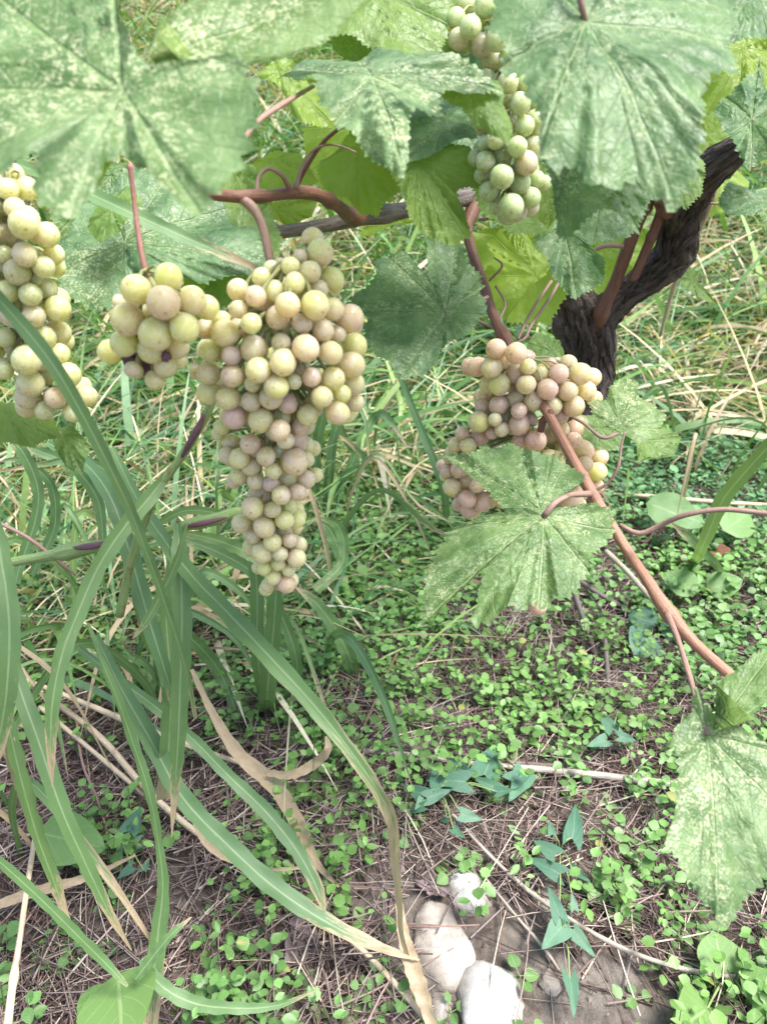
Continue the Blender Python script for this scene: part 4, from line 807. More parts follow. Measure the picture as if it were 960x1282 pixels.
dryblade('curled pale withered blade tip beside the long blade', [(335, 968, -.03, 9), (365, 970, -.035, 12), (395, 955, -.04, 14), (411, 935, -.05, 10), (408, 922, -.05, 4)])
dryblade('orange brown withered blade at the left frame edge', [(0, 880, .5, 14), (10, 930, .5, 18), (22, 970, .51, 16), (38, 1030, .53, 6)])
dryblade('shredded tan blade against the left side of beige stone', [(498, 1120, -.03, 9), (505, 1170, -.025, 16), (518, 1215, -.02, 24), (532, 1255, -.015, 20), (545, 1300, -.01, 10)])
dryblade('pale ribbon of dry blade over the dark ground blade', [(236, 1015, -.04, 3), (262, 1060, -.035, 9), (320, 1086, -.03, 6), (395, 1085, -.02, 3)])
dryblade('tan withered blade flat on the straw at far left', [(-20, 1140, -.02, 12), (40, 1118, -.02, 14), (110, 1098, -.02, 10), (170, 1070, -.02, 3)])

# ------------------------------------------------------------------ stones
def stone(label, cx, cy, wpx, hpx, warm, sink=.35, seed=0, thick=.6, squ=2.1, rot=0.0, name='stone', notch=None):
    p = G(cx, cy + hpx * .15); dep = (p - CAM).dot(FWD)
    a = wpx / 2 * dep / F; dr = ray(cx, cy).normalized(); b = hpx / 2 * dep / F
    cth = max(a, b) * thick
    foresh = abs(dr.z); by = min(b / max(.6, foresh), 1.6 * b)
    V, Fc, nu, nv = [], [], 36, 24
    for j in range(nv + 1):
        ph = math.pi * j / nv
        for i in range(nu):
            t = 2 * math.pi * i / nu
            q = Vector((math.sin(ph) * math.cos(t), math.sin(ph) * math.sin(t), math.cos(ph)))
            s = (abs(q.x) ** squ + abs(q.y) ** squ + abs(q.z) ** squ) ** (-1 / squ)
            s *= 1 + .22 * noise.noise(q * 1.2 + Vector((seed, 0, 0))) + .09 * noise.noise(q * 3.1 + Vector((0, seed, 0))) + .025 * noise.noise(q * 9)
            if notch: s *= 1 - notch[2] * math.exp(-((q.x - notch[0]) ** 2 + (q.y - notch[1]) ** 2) / .12)
            x, y = q.x * s * a, q.y * s * by
            V.append((p.x + x * math.cos(rot) - y * math.sin(rot), p.y + x * math.sin(rot) + y * math.cos(rot), p.z + q.z * s * cth + cth * (1 - 2 * sink) * .5 - .25 * cth))
    Fc = [(j*nu + i, (j+1)*nu + i, (j+1)*nu + (i+1) % nu, j*nu + (i+1) % nu) for j in range(nv) for i in range(nu)]
    o = put(name, V, Fc, STONE, origin=p); o['warm'] = float(warm); tag(o, label, 'stone', 'stones in the bare soil'); return o
stone('beige smooth stone with a bump on its right side', 551, 1174, 84, 98, .68, seed=2.3, rot=.0, thick=.45, squ=2.2, notch=(.9, .6, .25))
stone('white rounded stone at the bottom edge, the largest', 614, 1247, 90, 104, .0, seed=7.1, thick=.55, rot=-.2)
stone('white stone half hidden by small leaves above the beige stone', 584, 1108, 52, 56, .1, seed=4.7, rot=.6, thick=.5)
stone('small grey stone in the gap left of largest white stone', 552, 1260, 34, 46, .45, seed=5.5)
stone('pinkish stone half buried under arrow shaped leaves', 686, 1130, 34, 60, .75, seed=1.2, thick=.4)
stone('small grey buried stone near the lowest arrow leaf', 691, 1226, 30, 38, .6, seed=9.4, thick=.4)
stone('tiny white pebble in mud at lower right', 877, 1256, 14, 12, .1, seed=3.3)
stone('tiny beige pebble at left of the stones', 465, 1238, 16, 14, .9, seed=6.3)
stone('small flat mud-coloured pebble near bottom right', 742, 1266, 18, 12, .9, seed=8.3)

# ------------------------------------------------------------------ dead leaves
def dead_leaf(label, cx, cy, wpx, hpx, mat, up, seed, curl=.8):
    p = G(cx, cy, .008); dep = (p - CAM).dot(FWD); a, b = wpx / 2 * dep / F, hpx / 2 * dep / F * 1.2
    V, U, Fc, nr, nt_ = [Vector(p)], [(0, 0)], [], 7, 28
    for k in range(1, nr + 1):
        for i in range(nt_):
            t = 2 * math.pi * i / nt_; e = 1 + .22 * math.sin(3 * t + seed) + .12 * math.sin(7 * t + seed * 2)
            x, y = math.cos(t) * e * k / nr, math.sin(t) * e * k / nr
            z = curl * a * (.55 * x * x - .4 * y * y + .5 * noise.noise(Vector((x * 2, y * 2, seed))) + .22 * noise.noise(Vector((x * 6, y * 6, seed))))
            V.append(p + Vector((x * a, y * b * (1 - up), abs(z) + up * y * b + up * b))); U.append((x, y))
    Fc = [(0, 1 + i, 1 + (i+1) % nt_) for i in range(nt_)] + [(1 + k*nt_ + i, 1 + (k+1)*nt_ + i, 1 + (k+1)*nt_ + (i+1) % nt_, 1 + k*nt_ + (i+1) % nt_) for k in range(nr-1) for i in range(nt_)]
    o = put('dead_leaf', V, Fc, mat, origin=p, uv=U); tag(o, label, 'dead leaf', 'dead leaves on the ground')
dead_leaf('crumpled greyish purple dead leaf on straw near bottom', 377, 1182, 40, 54, DEAD, 0, 2.1, 1.2)
dead_leaf('reddish brown dead leaf standing upright among weeds at right', 897, 714, 30, 36, DEAD_RED, .7, 4.4, .6)
dead_leaf('dull brown dead leaf lying left of the upright reddish one', 856, 700, 30, 20, DEAD_RED, .1, 1.4, .7)
dead_leaf('purplish brown dead leaf above the beige stone', 545, 1112, 40, 22, DEAD, 0, 5.2)
dead_leaf('brown rotten leaf among the weeds left of the torn leaf', 512, 708, 36, 26, DEAD_RED, .1, 6.2)
dead_leaf('small pink dried leaf among straw at lower left', 42, 1147, 16, 14, DEAD_RED, .2, 3.2)

# ------------------------------------------------------------------ weeds built one by one
def ovate(wd=.42, fold=.12, curl=-.12, arrow=0.0, n=9, tipp=1.15):
    V, U, Fc = [], [], []
    for j in range(n):
        v = j / (n - 1)
        if arrow: hw = wd * max(0.0, (1 - v) ** .85) * (1.0 if v > .12 else .75 + v * 2); 
        else: hw = wd * (math.sin(math.pi * min(1, v ** .72)) ** .75 if 0 < v < 1 else 0)
        for u in (-1, -.5, 0, .5, 1):
            y = v
            if arrow and v < .25: y = v - arrow * abs(u) * (1 - v / .25)
            V.append((u * hw, y, fold * abs(u) * hw * 2 + curl * v * v + .02 * math.sin(v * 9 + u * 3))); U.append(((u + 1) / 2, v))
    Fc = [(j*5 + k, j*5 + k + 1, (j+1)*5 + k + 1, (j+1)*5 + k) for j in range(n-1) for k in range(4)]
    return np.array(V), Fc, U
WM = []
for k, (wd, fo, cu) in enumerate(((.42, .10, -.10), (.46, .16, -.18), (.38, .06, .06), (.50, .12, -.08))):
    v, f, u = ovate(wd, fo, cu, n=7); WM.append(make_mesh('leaf', v, f, WEED, uv=u))
AM = []
for k, (wd, fo, cu, ar) in enumerate(((.27, .12, -.10, .26), (.24, .2, -.2, .30), (.30, .1, .05, .22))):
    v, f, u = ovate(wd, fo, cu, ar, n=11); AM.append(make_mesh('leaf', v, f, WEED_BLUE, uv=u))
def leaf_obj(me, parent, base, tip, up, name='leaf', scale_w=1.0):
    """place a leaf mesh (root at origin, tip at +Y) from base to tip"""
    yv = (tip - base); L = yv.length; yv.normalize(); xv = yv.cross(up).normalized(); zv = xv.cross(yv)
    o = bpy.data.objects.new(name, me); C.objects.link(o); o.parent = parent
    mt = Matrix((xv * scale_w, yv, zv)).transposed().to_4x4() @ Matrix.Scale(L, 4); mt.translation = base - WL[parent.name]
    o.matrix_local = mt; return o
def seedling(p, size, pairs, rs, label, cat='weed', name='weed_seedling', group='small rounded leaf weeds'):
    root = thing(name, label, cat, p, group)
    parts, ht, az = [], size * rs.uniform(1.0, 2.0), rs.uniform(0, 6.28)
    lean = Vector((rs.uniform(-.4, .4), rs.uniform(-.4, .2), 1)).normalized()
    parts.append(tube([(*p, .0007), (*(p + lean * ht * .5), .0006), (*(p + lean * ht), .0005)], 6, 5, 0))
    for k in range(pairs):
        h = ht * (k + .6) / pairs; az += 1.57 + rs.uniform(-.4, .4); sz = size * (1 - .35 * k / pairs) * rs.uniform(.75, 1.15)
        for sgn in (0, math.pi):
            a = az + sgn + rs.uniform(-.25, .25); o = p + lean * h
            dr = Vector((math.cos(a), math.sin(a), rs.uniform(-.05, .5))).normalized(); b = o + dr * sz * rs.uniform(.25, .6)
            tip = b + (dr + Vector((0, 0, rs.uniform(-.45, .1)))).normalized() * sz
            parts.append(tube([(*o, .0004), (*((o + b) / 2), .0004), (*b, .0004)], 3, 4, 0, caps=False))
            leaf_obj(rs.choice(WM), root, b, tip, Vector((rs.uniform(-.35, .35), rs.uniform(-.55, .2), 1)), scale_w=rs.uniform(.85, 1.15))
    v, f, u = merge(parts); put('stem', v, f, GSTEM, root, uv=u); return root
rs = random.Random(4)
spots = [(395, 985), (420, 990), (438, 1000), (452, 1022), (462, 1042), (440, 1060), (455, 1078), (420, 1085), (405, 1112), (418, 1135), (310, 1032), (330, 1055), (300, 1068), (292, 1118), (300, 1175), (340, 1258), (375, 1245), (410, 1268), (440, 1255), (362, 1275), (480, 1210), (455, 1235), (310, 1262), (475, 1272),
         (580, 1075), (604, 1085), (566, 1092), (598, 1125), (660, 970), (690, 955), (712, 940), (735, 930), (700, 905), (745, 905), (770, 915), (780, 935), (665, 985), (640, 940), (760, 880), (820, 880), (760, 1015), (770, 1040), (800, 1050), (815, 1030), (830, 1055), (800, 1075), (825, 1085), (758, 1048), (750, 1120), (775, 1140), (742, 1112), (790, 1150), (840, 1150), (865, 1140), (850, 1175), (880, 1170), (900, 1230), (870, 1225), (880, 1262), (925, 1195), (935, 1235), (910, 1262), (870, 1282), (790, 1245),
         (545, 915), (560, 900), (600, 905), (520, 900), (480, 890), (450, 900), (420, 880), (395, 870), (370, 880), (400, 905), (440, 860), (500, 860), (530, 870), (570, 870), (600, 840), (555, 835), (515, 830), (480, 840), (450, 820), (270, 1140), (260, 1170), (250, 1240), (215, 1275), (100, 1200), (55, 1195), (75, 1220), (130, 1190), (85, 1165), (45, 1275), (650, 1215), (560, 1270), (515, 1260), (540, 1275), (500, 1010), (520, 1030), (490, 985), (505, 1055), (620, 1005), (555, 975), (660, 1290), (240, 940), (245, 1000), (290, 985), (180, 960), (165, 1040), (60, 1120), (100, 860), (75, 905), (150, 800), (255, 880), (280, 850), (300, 900), (270, 920)]
for k in range(60):
    spots.append((rs.uniform(360, 760), rs.uniform(760, 900)))
MARKS = [('the beige stone', 553, 1176), ('the largest white stone', 607, 1240), ('the half hidden white stone', 584, 1108), ('the crumpled purple dead leaf', 377, 1182), ('the torn hole leaf', 640, 700), ('the lowest arrow leaf', 705, 1240), ('the middle arrow leaf weed', 690, 1060), ('the split grey cane', 700, 962), ('the cut off right edge leaf', 885, 1050), ('the orange cane joint', 834, 764), ('the bright oval leaves', 148, 1250), ('the yellowing blade tip', 497, 1090), ('the yellowing blade bend', 410, 900), ('the tip of the largest bunch', 350, 745), ('the upright hanging blade tip', 216, 1040), ('the triangular leaf weed', 88, 1052), ('the round pale corner leaf', 900, 1190), ('the short dark upright twig', 760, 845), ('the uppermost arrow leaves', 550, 980)]
ORD = ['nearest', 'second nearest', 'third nearest', 'fourth nearest', 'fifth nearest', 'sixth nearest', 'seventh nearest', 'eighth nearest', 'ninth nearest', 'tenth nearest', 'eleventh nearest', 'twelfth nearest'] + ['farther off'] * 60
spots = [(x + rs.uniform(-4, 4), y) for x, y in spots]
bins = {}
for k, (x, y) in enumerate(spots):
    m_ = min(MARKS, key=lambda q: (q[1] - x) ** 2 + (q[2] - y) ** 2); dx, dy = x - m_[1], y - m_[2]
    side = ('right of' if dx > 0 else 'left of') if abs(dx) > abs(dy) else ('below' if dy > 0 else 'above')
    bins.setdefault((m_[0], side), []).append((dx * dx + dy * dy, k))
WL_LABEL = {}
for (nm, side), lst in bins.items():
    for i, (_, k) in enumerate(sorted(lst)):
        WL_LABEL[k] = 'small rounded leaf weed %s %s, %s' % (side, nm, ORD[i] + ' one')
for k, (x, y) in enumerate(spots):
    p = G(x, y + 8); sz = rs.uniform(.0085, .0135)
    seedling(p, sz, rs.choice((2, 3, 3, 4)), rs, WL_LABEL[k])

def pl(px, py, up): return G(px, py, up)
def arrow_plant(label, center, leaves, ox, oy, s):
    c0 = G(*center); root = thing('arrow_leaf_weed', label, 'weed', c0, 'blue green arrow leaf weeds'); parts = []
    for (bx, by, tx, ty) in leaves:
        b = pl(ox + bx / s, oy + by / s, .022 + rs.uniform(0, .012)); t = pl(ox + tx / s, oy + ty / s, .018 + rs.uniform(0, .02))
        me = rs.choice(AM); leaf_obj(me, root, b, t, Vector((rs.uniform(-.2, .2), -.5, 1)), scale_w=rs.uniform(1.0, 1.25))
        parts.append(tube([(*c0, .0008), (*((c0 + b) / 2 + Vector((0, 0, .012))), .0007), (*b, .0006)], 7, 5, 0, caps=False))
    v, f, u = merge(parts); put('stem', v, f, GSTEM, root, uv=u)
arrow_plant('cluster of blue green arrow leaves beside the grey split cane, uppermost', (548, 992), [(265, 60, 105, 50), (390, 90, 285, 30), (390, 100, 460, 92), (100, 115, 5, 68), (110, 125, 210, 92), (95, 160, 25, 185), (245, 190, 332, 215), (90, 130, 60, 175), (190, 215, 155, 210), (215, 250, 265, 290), (250, 20, 190, -60)], 500, 960, 3.2)
arrow_plant('blue green arrow leaf weed climbing the middle straw', (698, 1075), [(690, 285, 718, 130), (640, 430, 505, 355), (690, 410, 760, 455), (620, 350, 530, 282), (640, 600, 595, 470), (700, 570, 690, 500), (610, 270, 600, 210)], 500, 960, 3.2)
arrow_plant('arrow leaf weed with a drooping lowest leaf on bare mud', (705, 1180), [(650, 640, 565, 735), (700, 665, 788, 765), (680, 850, 708, 990), (640, 600, 690, 690), (660, 620, 620, 560)], 500, 960, 3.2)
arrow_plant('arrow leaf weed under the yellowing long blade tip', (600, 940), [(400, 900, 330, 870), (470, 880, 520, 760), (560, 900, 640, 860), (600, 880, 560, 960), (330, 920, 300, 850)], 430, 640, 2.667)
arrow_plant('arrow leaf weed among grass blades at lower left', (150, 1055), [(430, 640, 470, 560), (460, 680, 370, 720), (440, 760, 390, 800), (480, 770, 500, 730)], 0, 800, 2.66)
arrow_plant('arrow leaf weed right of the pale speckled leaf base', (770, 905), [(640, 850, 600, 790), (660, 870, 720, 880), (620, 880, 560, 900)], 500, 560, 2.4)
# broad leaves at the bottom left
def broad(label, c, leaves, wdt, mat=WEED_BROAD, up=.05):
    c0 = G(*c); root = thing('broad_leaf_weed', label, 'weed', c0, 'broad leaf weeds'); parts = []
    for i, (bx, by, tx, ty, u0, u1, wd) in enumerate(leaves):
        v, f, u = ovate(wd, .08, -.06, n=11); me = make_mesh('leaf', v, f, mat, uv=u)
        b, t = pl(bx, by, u0), pl(tx, ty, u1)
        leaf_obj(me, root, b, t, Vector((0, -.6, 1)))
        parts.append(tube([(*c0, .0011), (*((c0 + b) / 2 + Vector((0, 0, .01))), .001), (*b, .0008)], 8, 6, 0, caps=False))
    v, f, u = merge(parts); put('stem', v, f, GSTEM, root, uv=u)
broad('plant with two smooth bright oval leaves at bottom left edge', (150, 1275), [(150, 1218, 150, 1318, .09, .11, .42), (138, 1230, 110, 1300, .075, .08, .40)], 1)
broad('triangular green leaf weed between grass blades at lower left', (110, 1075), [(48, 1042, 132, 1062, .05, .045, .36)], 1, WEED)
broad('round pale leaf weed in the bottom right corner', (905, 1230), [(905, 1220, 895, 1165, .02, .035, .62), (930, 1245, 975, 1225, .02, .03, .5), (885, 1262, 850, 1290, .02, .03, .5)], 1)
broad('spotted oval leaf weed right of the orange cane', (880, 745), [(872, 742, 830, 715, .04, .05, .42), (884, 738, 930, 725, .03, .04, .4)], 1, WEED)
broad('pale wide leaf weed before the yellow green blade', (850, 660), [(808, 630, 885, 655, .07, .06, .34), (905, 665, 940, 640, .05, .06, .4)], 1, WEED)
broad('heart leaf weed under the orange cane joint', (815, 790), [(822, 782, 786, 768, .025, .025, .5), (826, 790, 862, 784, .02, .03, .5), (815, 795, 795, 818, .02, .02, .5)], 1, WEED_BLUE)

# ------------------------------------------------------------------ uncountable cover: straw litter, weed carpet, background grass
TONE_LEAF = tone_material('cover_leaf', .22, .45, .4, (1.6, 1.75, .7))
TONE_GRASS = tone_material('grass_mass', .25, .5, .4, (1.5, 1.7, .7), 120)
TONE_STRAW = tone_material('straw_mass', 0, .7, .25)
GRID_X = np.arange(12) * 80 + 40; GRID_Y = np.arange(12) * 60 + 590
WGT = np.array([[3,3,3,3,3,5,4,6,6,8,8,7],[3,3,3,3,6,9,9,8,8,9,9,9],[4,4,4,6,8,9,9,8,6,7,9,9],[4,5,5,6,8,9,8,5,3,5,9,9],[4,5,5,7,9,9,8,4,4,6,8,8],[3,4,5,7,8,7,6,4,8,6,5,6],[2,3,3,3,4,6,5,4,8,5,3,4],[2,2,1,1,7,4,4,3,2,4,7,7],[2,3,2,4,7,4,3,2,2,4,7,7],[2,3,3,4,4,2,1,1,1,5,6,6],[2,2,2,3,1,1,0,0,0,1,4,6],[2,2,2,5,6,3,0,0,0,1,5,6]], float) / 9
def look(W, px, py):
    fx = np.clip((px - GRID_X[0]) / 80, 0, 11 - 1e-6); fy = np.clip((py - GRID_Y[0]) / 60, 0, 11 - 1e-6)
    ix, iy = fx.astype(int), fy.astype(int); ix1, iy1 = np.minimum(ix + 1, 11), np.minimum(iy + 1, 11); ax, ay = fx - ix, fy - iy
    return W[iy, ix]*(1-ax)*(1-ay) + W[iy, ix1]*ax*(1-ay) + W[iy1, ix]*(1-ax)*ay + W[iy1, ix1]*ax*ay
def pnoise(x, y, sc, sd=0.0):
    return np.array([noise.noise(Vector((a * sc, b * sc, sd))) for a, b in zip(x, y)])

# weed carpet: sprigs of small ovate leaves
def weed_carpet():
    N = 24000
    x = RNG.uniform(-1.15, 1.15, N); y = RNG.uniform(.18, 1.75, N)
    z = gz(x, y); px, py = pix((x, y, z))
    dens = look(WGT, px, py)
    keep = RNG.random(N) < np.clip(dens * 1.15 + pnoise(x, y, 14) * .8 * (dens > .05) + pnoise(x, y, 45, 3.) * .4 * (dens > .05) - .12, 0, 1) ** 1.4
    keep &= (np.abs(x) < .12 + y * .72)
    x, y, z = x[keep], y[keep], z[keep]; n = len(x)
    k = RNG.integers(4, 9, n); pid = np.repeat(np.arange(n), k); Mn = len(pid)
    big = .0075 + .0075 * RNG.random(n) ** 1.3; big[(RNG.random(n) < .05) & (y > .8)] *= 1.5; big = np.where(y < .75, np.minimum(big, .0115), big)
    hh = RNG.uniform(.004, .040, Mn) * (.6 + .8 * RNG.random(n))[pid]
    az = RNG.uniform(0, 2 * np.pi, Mn); rd = RNG.uniform(.001, .013, Mn)
    bx, by, bz = x[pid] + np.cos(az) * rd, y[pid] + np.sin(az) * rd, z[pid] + hh
    sz = big[pid] * RNG.uniform(.6, 1.15, Mn); el = RNG.uniform(-.35, .45, Mn)
    yv = np.stack([np.cos(az) * np.cos(el), np.sin(az) * np.cos(el), np.sin(el)], -1)
    upv = np.stack([RNG.normal(0, .3, Mn), RNG.normal(-.12, .3, Mn), np.ones(Mn)], -1)
    xv = np.cross(yv, upv); xv /= np.linalg.norm(xv, axis=1)[:, None]; zv = np.cross(xv, yv)
    T = np.array([(0, 0, 0), (-.34, .22, .05), (-.44, .52, .07), (-.24, .84, .03), (0, 1.02, -.05), (.24, .84, .03), (.44, .52, .07), (.34, .22, .05), (0, .5, 0)])
    wj = RNG.uniform(.55, 1.15, n)[pid] * RNG.uniform(.9, 1.1, Mn)
    V = np.stack([bx, by, bz], -1)[:, None] + sz[:, None, None] * (T[None, :, :1] * wj[:, None, None] * xv[:, None] + T[None, :, 1:2] * yv[:, None] + T[None, :, 2:] * zv[:, None])
    tri = np.array([(i, (i + 1) % 8, 8) for i in range(8)])[:, ::-1]
    Fc = (np.arange(Mn)[:, None, None] * 9 + tri[None]).reshape(-1, 3)
    # species tone by patch: bright yellow green / bluish green on the right
    pt = pnoise(x, y, 5, 2.0); right = np.clip((x - .15) / .35, 0, 1) * np.clip((y - .75) / .3, 0, 1)
    blue = np.clip(right * .8 + pt * .5 + .1, 0, 1)[pid]
    c1, c2 = np.array([.16, .305, .075]), np.array([.115, .25, .105])
    col = c1 * (1 - blue[:, None]) + c2 * blue[:, None]
    col = col * RNG.uniform(.55, 1.15, (Mn, 1)); yl = RNG.random(Mn) < .008; col[yl] = (.26, .27, .08)
    # stems
    hs = RNG.random(Mn) < .45; b0 = np.stack([x[pid], y[pid], z[pid]], -1)[hs]; b1 = np.stack([bx, by, bz], -1)[hs]; dv = b1 - b0
    strands('weed_stalks', b0, dv, np.linalg.norm(dv, axis=1), RNG.uniform(.0003, .0006, hs.sum()), np.zeros((hs.sum(), 3)), np.array([.20, .25, .10]) * RNG.uniform(.6, 1.2, (hs.sum(), 1)), TONE_STRAW, seg=1)
    o = put('weed_carpet', V.reshape(-1, 3), Fc, TONE_LEAF, origin=(0, 0, 0), col=np.repeat(col, 9, 0)); o['kind'] = 'stuff'

def strands(name, base, dirv, length, rad0, bend, col, mat, seg=4, flat=False):
    """thin three-sided straws (numpy)"""
    n = len(base); t = np.linspace(0, 1, seg + 1)
    d = dirv / np.linalg.norm(dirv, axis=1)[:, None]
    c = base[:, None] + d[:, None] * (length[:, None] * t[None])[..., None] + bend[:, None] * ((t * t)[None] * length[:, None])[..., None]
    s = np.cross(d, np.array([.13, .2, 1.])); s /= np.linalg.norm(s, axis=1)[:, None]; u = np.cross(s, d)
    r = rad0[:, None] * (1 - .35 * t)[None]
    rows = []
    for k in range(3):
        a = 2 * math.pi * k / 3; rows.append(c + (math.cos(a) * s + math.sin(a) * u)[:, None] * r[..., None])
    V = np.stack(rows, 2)                      # n, seg+1, 3, 3
    base_i = (np.arange(n) * (seg + 1) * 3)[:, None, None]
    q = np.array([[(j*3 + k, j*3 + (k+1) % 3, (j+1)*3 + (k+1) % 3, (j+1)*3 + k) for k in range(3)] for j in range(seg)]).reshape(1, -1, 4)
    o = put(name, V.reshape(-1, 3), (base_i + q).reshape(-1, 4), mat, origin=(0, 0, 0), col=np.repeat(col, (seg + 1) * 3, 0)); o['kind'] = 'stuff'
weed_carpet()
def litter():
    N = 85000
    x = RNG.uniform(-1.0, 1.0, N); y = RNG.uniform(.2, 1.7, N); z = gz(x, y); px, py = pix((x, y, z))
    bare = ((px > 640) & (px < 900) & (py > 1195)) | ((px > 500) & (px < 680) & (py > 1150))
    keep = (np.abs(x) < .12 + y * .66) & (RNG.random(N) < np.where(bare, .10, .9) * np.clip(1.0 - .25 * look(WGT, px, py), .2, 1))
    keep &= RNG.random(N) < np.clip(.75 + .7 * pnoise(x, y, 16, 5.), .15, 1)
    for sx, sy, sr in ((553, 1176, 62), (607, 1240, 66), (584, 1112, 30)): keep &= ((px - sx) ** 2 + (py - sy) ** 2 > sr * sr) | (RNG.random(N) < .06)
    x, y, z = x[keep], y[keep], z[keep]; n = len(x)
    az = RNG.uniform(0, np.pi, n) + pnoise(x, y, 6, 9.) * 1.5; el = np.abs(RNG.normal(0, .12, n))
    d = np.stack([np.cos(az), np.sin(az), el * .6 - .02], -1)
    L = RNG.uniform(.02, .11, n); r = RNG.uniform(.0004, .00105, n)
    base = np.stack([x, y, z + RNG.uniform(.001, .018, n)], -1) - d * (L / 2)[:, None]
    bend = RNG.normal(0, .12, (n, 3)); bend[:, 2] = RNG.normal(-.04, .05, n)
    pal = np.array([(.17, .115, .10), (.27, .20, .175), (.40, .33, .28), (.10, .068, .058), (.52, .44, .35), (.25, .20, .195)])
    col = pal[RNG.choice(6, n, p=[.28, .26, .14, .16, .06, .10])] * RNG.uniform(.8, 1.2, (n, 1))
    strands('straw_litter', base, d, L, r, bend, col, TONE_STRAW, seg=3)
litter()

def crumbs():
    N = 5200
    x = RNG.uniform(-.7, .8, N); y = RNG.uniform(.22, 1.1, N); keep = np.abs(x) < .12 + y * .66; x, y = x[keep], y[keep]; n = len(x); z = gz(x, y)
    T = np.array([(1, 0, 0), (0, 1, 0), (-1, 0, 0), (0, -1, 0), (0, 0, 1), (0, 0, -1), (.6, .6, .5), (-.6, .5, -.5)], float); T = T[:6]
    s = (.0008 + .004 * RNG.random(n) ** 4)[:, None, None]
    V = np.stack([x, y, z + .001], -1)[:, None] + T[None] * s * RNG.uniform(.5, 1.3, (n, 6, 3)) + RNG.normal(0, .22, (n, 6, 3)) * s
    tri = np.array([(0, 1, 4), (1, 2, 4), (2, 3, 4), (3, 0, 4), (1, 0, 5), (2, 1, 5), (3, 2, 5), (0, 3, 5)])
    col = np.array([(.12, .095, .078), (.20, .17, .145), (.34, .31, .28), (.08, .06, .05)])[RNG.choice(4, n, p=[.4, .35, .07, .18])]
    o = put('soil_crumbs', V.reshape(-1, 3), (np.arange(n)[:, None, None] * 6 + tri[None]).reshape(-1, 3), TONE_STRAW, origin=(0, 0, 0), col=np.repeat(col, 6, 0), smooth=False); o['kind'] = 'stuff'
crumbs()

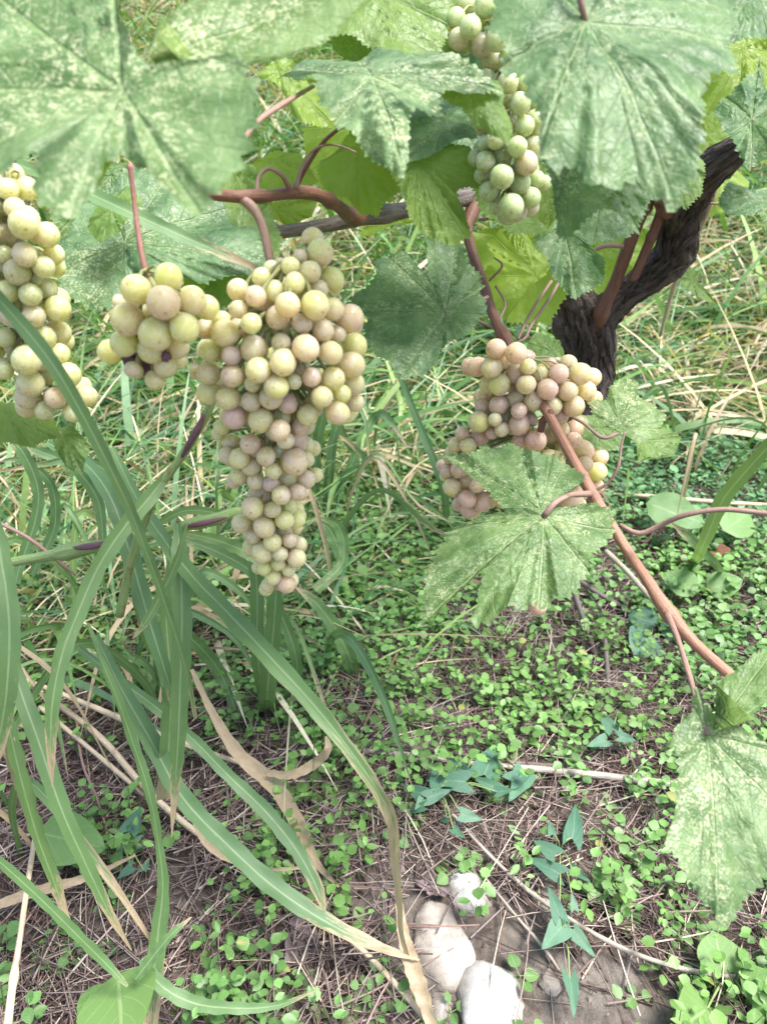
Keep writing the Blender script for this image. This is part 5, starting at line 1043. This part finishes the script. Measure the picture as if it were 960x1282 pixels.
def grass_field(name, x, y, L, Wd, green, lie, z0=0.0, seg=6, palette=None):
    n = len(x); z = gz(x, y); t = np.linspace(0, 1, seg + 1)
    az = RNG.uniform(0, 2 * np.pi, n)
    side = np.stack([np.cos(az), np.sin(az), np.zeros(n)], -1)
    st = RNG.uniform(.25, 1.0, n) * (1 - lie) + .12
    droop = RNG.uniform(.4, 1.5, n)
    rise = st[:, None] * t - droop[:, None] * .55 * t * t * st[:, None]
    out = (1.05 - .55 * st)[:, None] * (t ** 1.3)
    c = np.stack([x, y, z + z0], -1)[:, None] + side[:, None] * (out * L[:, None])[..., None] + np.array([0, 0, 1.])[None, None] * (np.maximum(rise, -.02) * L[:, None])[..., None]
    wig = RNG.normal(0, .06, (n, 1, 3)) * (t * t)[None, :, None] * L[:, None, None]; c = c + wig
    fz = RNG.uniform(0, np.pi, n); wv = np.stack([-np.sin(az) * np.cos(fz * .35), np.cos(az) * np.cos(fz * .35), np.sin(fz * .35) * .7], -1)
    hw = (Wd / 2)[:, None] * np.minimum(1, (t * 6 + .45))[None] * (1 - t ** 2.2)[None]
    V = np.stack([c - wv[:, None] * hw[..., None], c + wv[:, None] * hw[..., None]], 2)
    bi = (np.arange(n) * (seg + 1) * 2)[:, None, None]
    q = np.array([(j*2, j*2 + 1, j*2 + 3, j*2 + 2) for j in range(seg)])[None]
    gp = np.array([(.075, .175, .045), (.115, .225, .06), (.05, .13, .05), (.19, .29, .085), (.15, .25, .13)])
    dp = np.array([(.52, .43, .27), (.42, .32, .20), (.62, .55, .40), (.30, .21, .13)])
    col = np.where((RNG.random(n) < green)[:, None], gp[RNG.integers(0, 5, n)], dp[RNG.integers(0, 4, n)]) * RNG.uniform(.75, 1.3, (n, 1))
    o = put(name, V.reshape(-1, 3), (bi + q).reshape(-1, 4), TONE_GRASS, origin=(0, 0, 0), col=np.repeat(col, (seg + 1) * 2, 0)); o['kind'] = 'stuff'
def bank_grass():
    N = 80000
    y = 1.15 + 4.6 * RNG.random(N) ** 1.35; x = RNG.uniform(-1, 1, N) * (.35 + y * .72)
    z = gz(x, y); px, py = pix((x, y, z))
    keep = RNG.random(N) < np.clip((y - 1.05) / .5, .1, 1) * np.where((px > 520) & (y < 1.55), .35, 1.0)
    keep &= RNG.random(N) < np.clip(.8 + pnoise(x, y, 3, 7.), .2, 1)
    x, y = x[keep], y[keep]; n = len(x)
    L = RNG.uniform(.10, .42, n); Wd = RNG.uniform(.003, .009, n); wide = RNG.random(n) < .16; Wd[wide] = RNG.uniform(.009, .020, wide.sum()); L[wide] *= 1.3
    green = np.clip(.62 + .8 * pnoise(x, y, 2.2, 4.) + np.where(x < 0, .1, .06), .2, .92)
    grass_field('meadow_grass', x, y, L, Wd, green, RNG.uniform(.0, .6, n))
bank_grass()
def left_grass():
    N = 5200
    px = RNG.uniform(-120, 560, N); py = RNG.uniform(560, 860, N) 
    keep = RNG.random(N) < np.clip(1.15 - (px - 100) / 420, .06, 1) * np.clip((900 - py) / 260, .15, 1)
    pts = [G(a, b) for a, b in zip(px[keep], py[keep])]
    x = np.array([p.x for p in pts]); y = np.array([p.y for p in pts]); n = len(x)
    grass_field('meadow_grass', x, y, RNG.uniform(.06, .34, n), np.where(RNG.random(n) < .2, RNG.uniform(.006, .012, n), RNG.uniform(.002, .005, n)), np.full(n, .66), RNG.uniform(.0, .75, n))
left_grass()
def far_grass():
    N = 9000
    y = 5.5 + 9 * RNG.random(N); x = RNG.uniform(-1, 1, N) * (1 + y * .8)
    grass_field('meadow_grass', x, y, RNG.uniform(.2, .5, N), RNG.uniform(.008, .02, N), np.full(N, .65), RNG.uniform(.1, .6, N), seg=4)
far_grass()
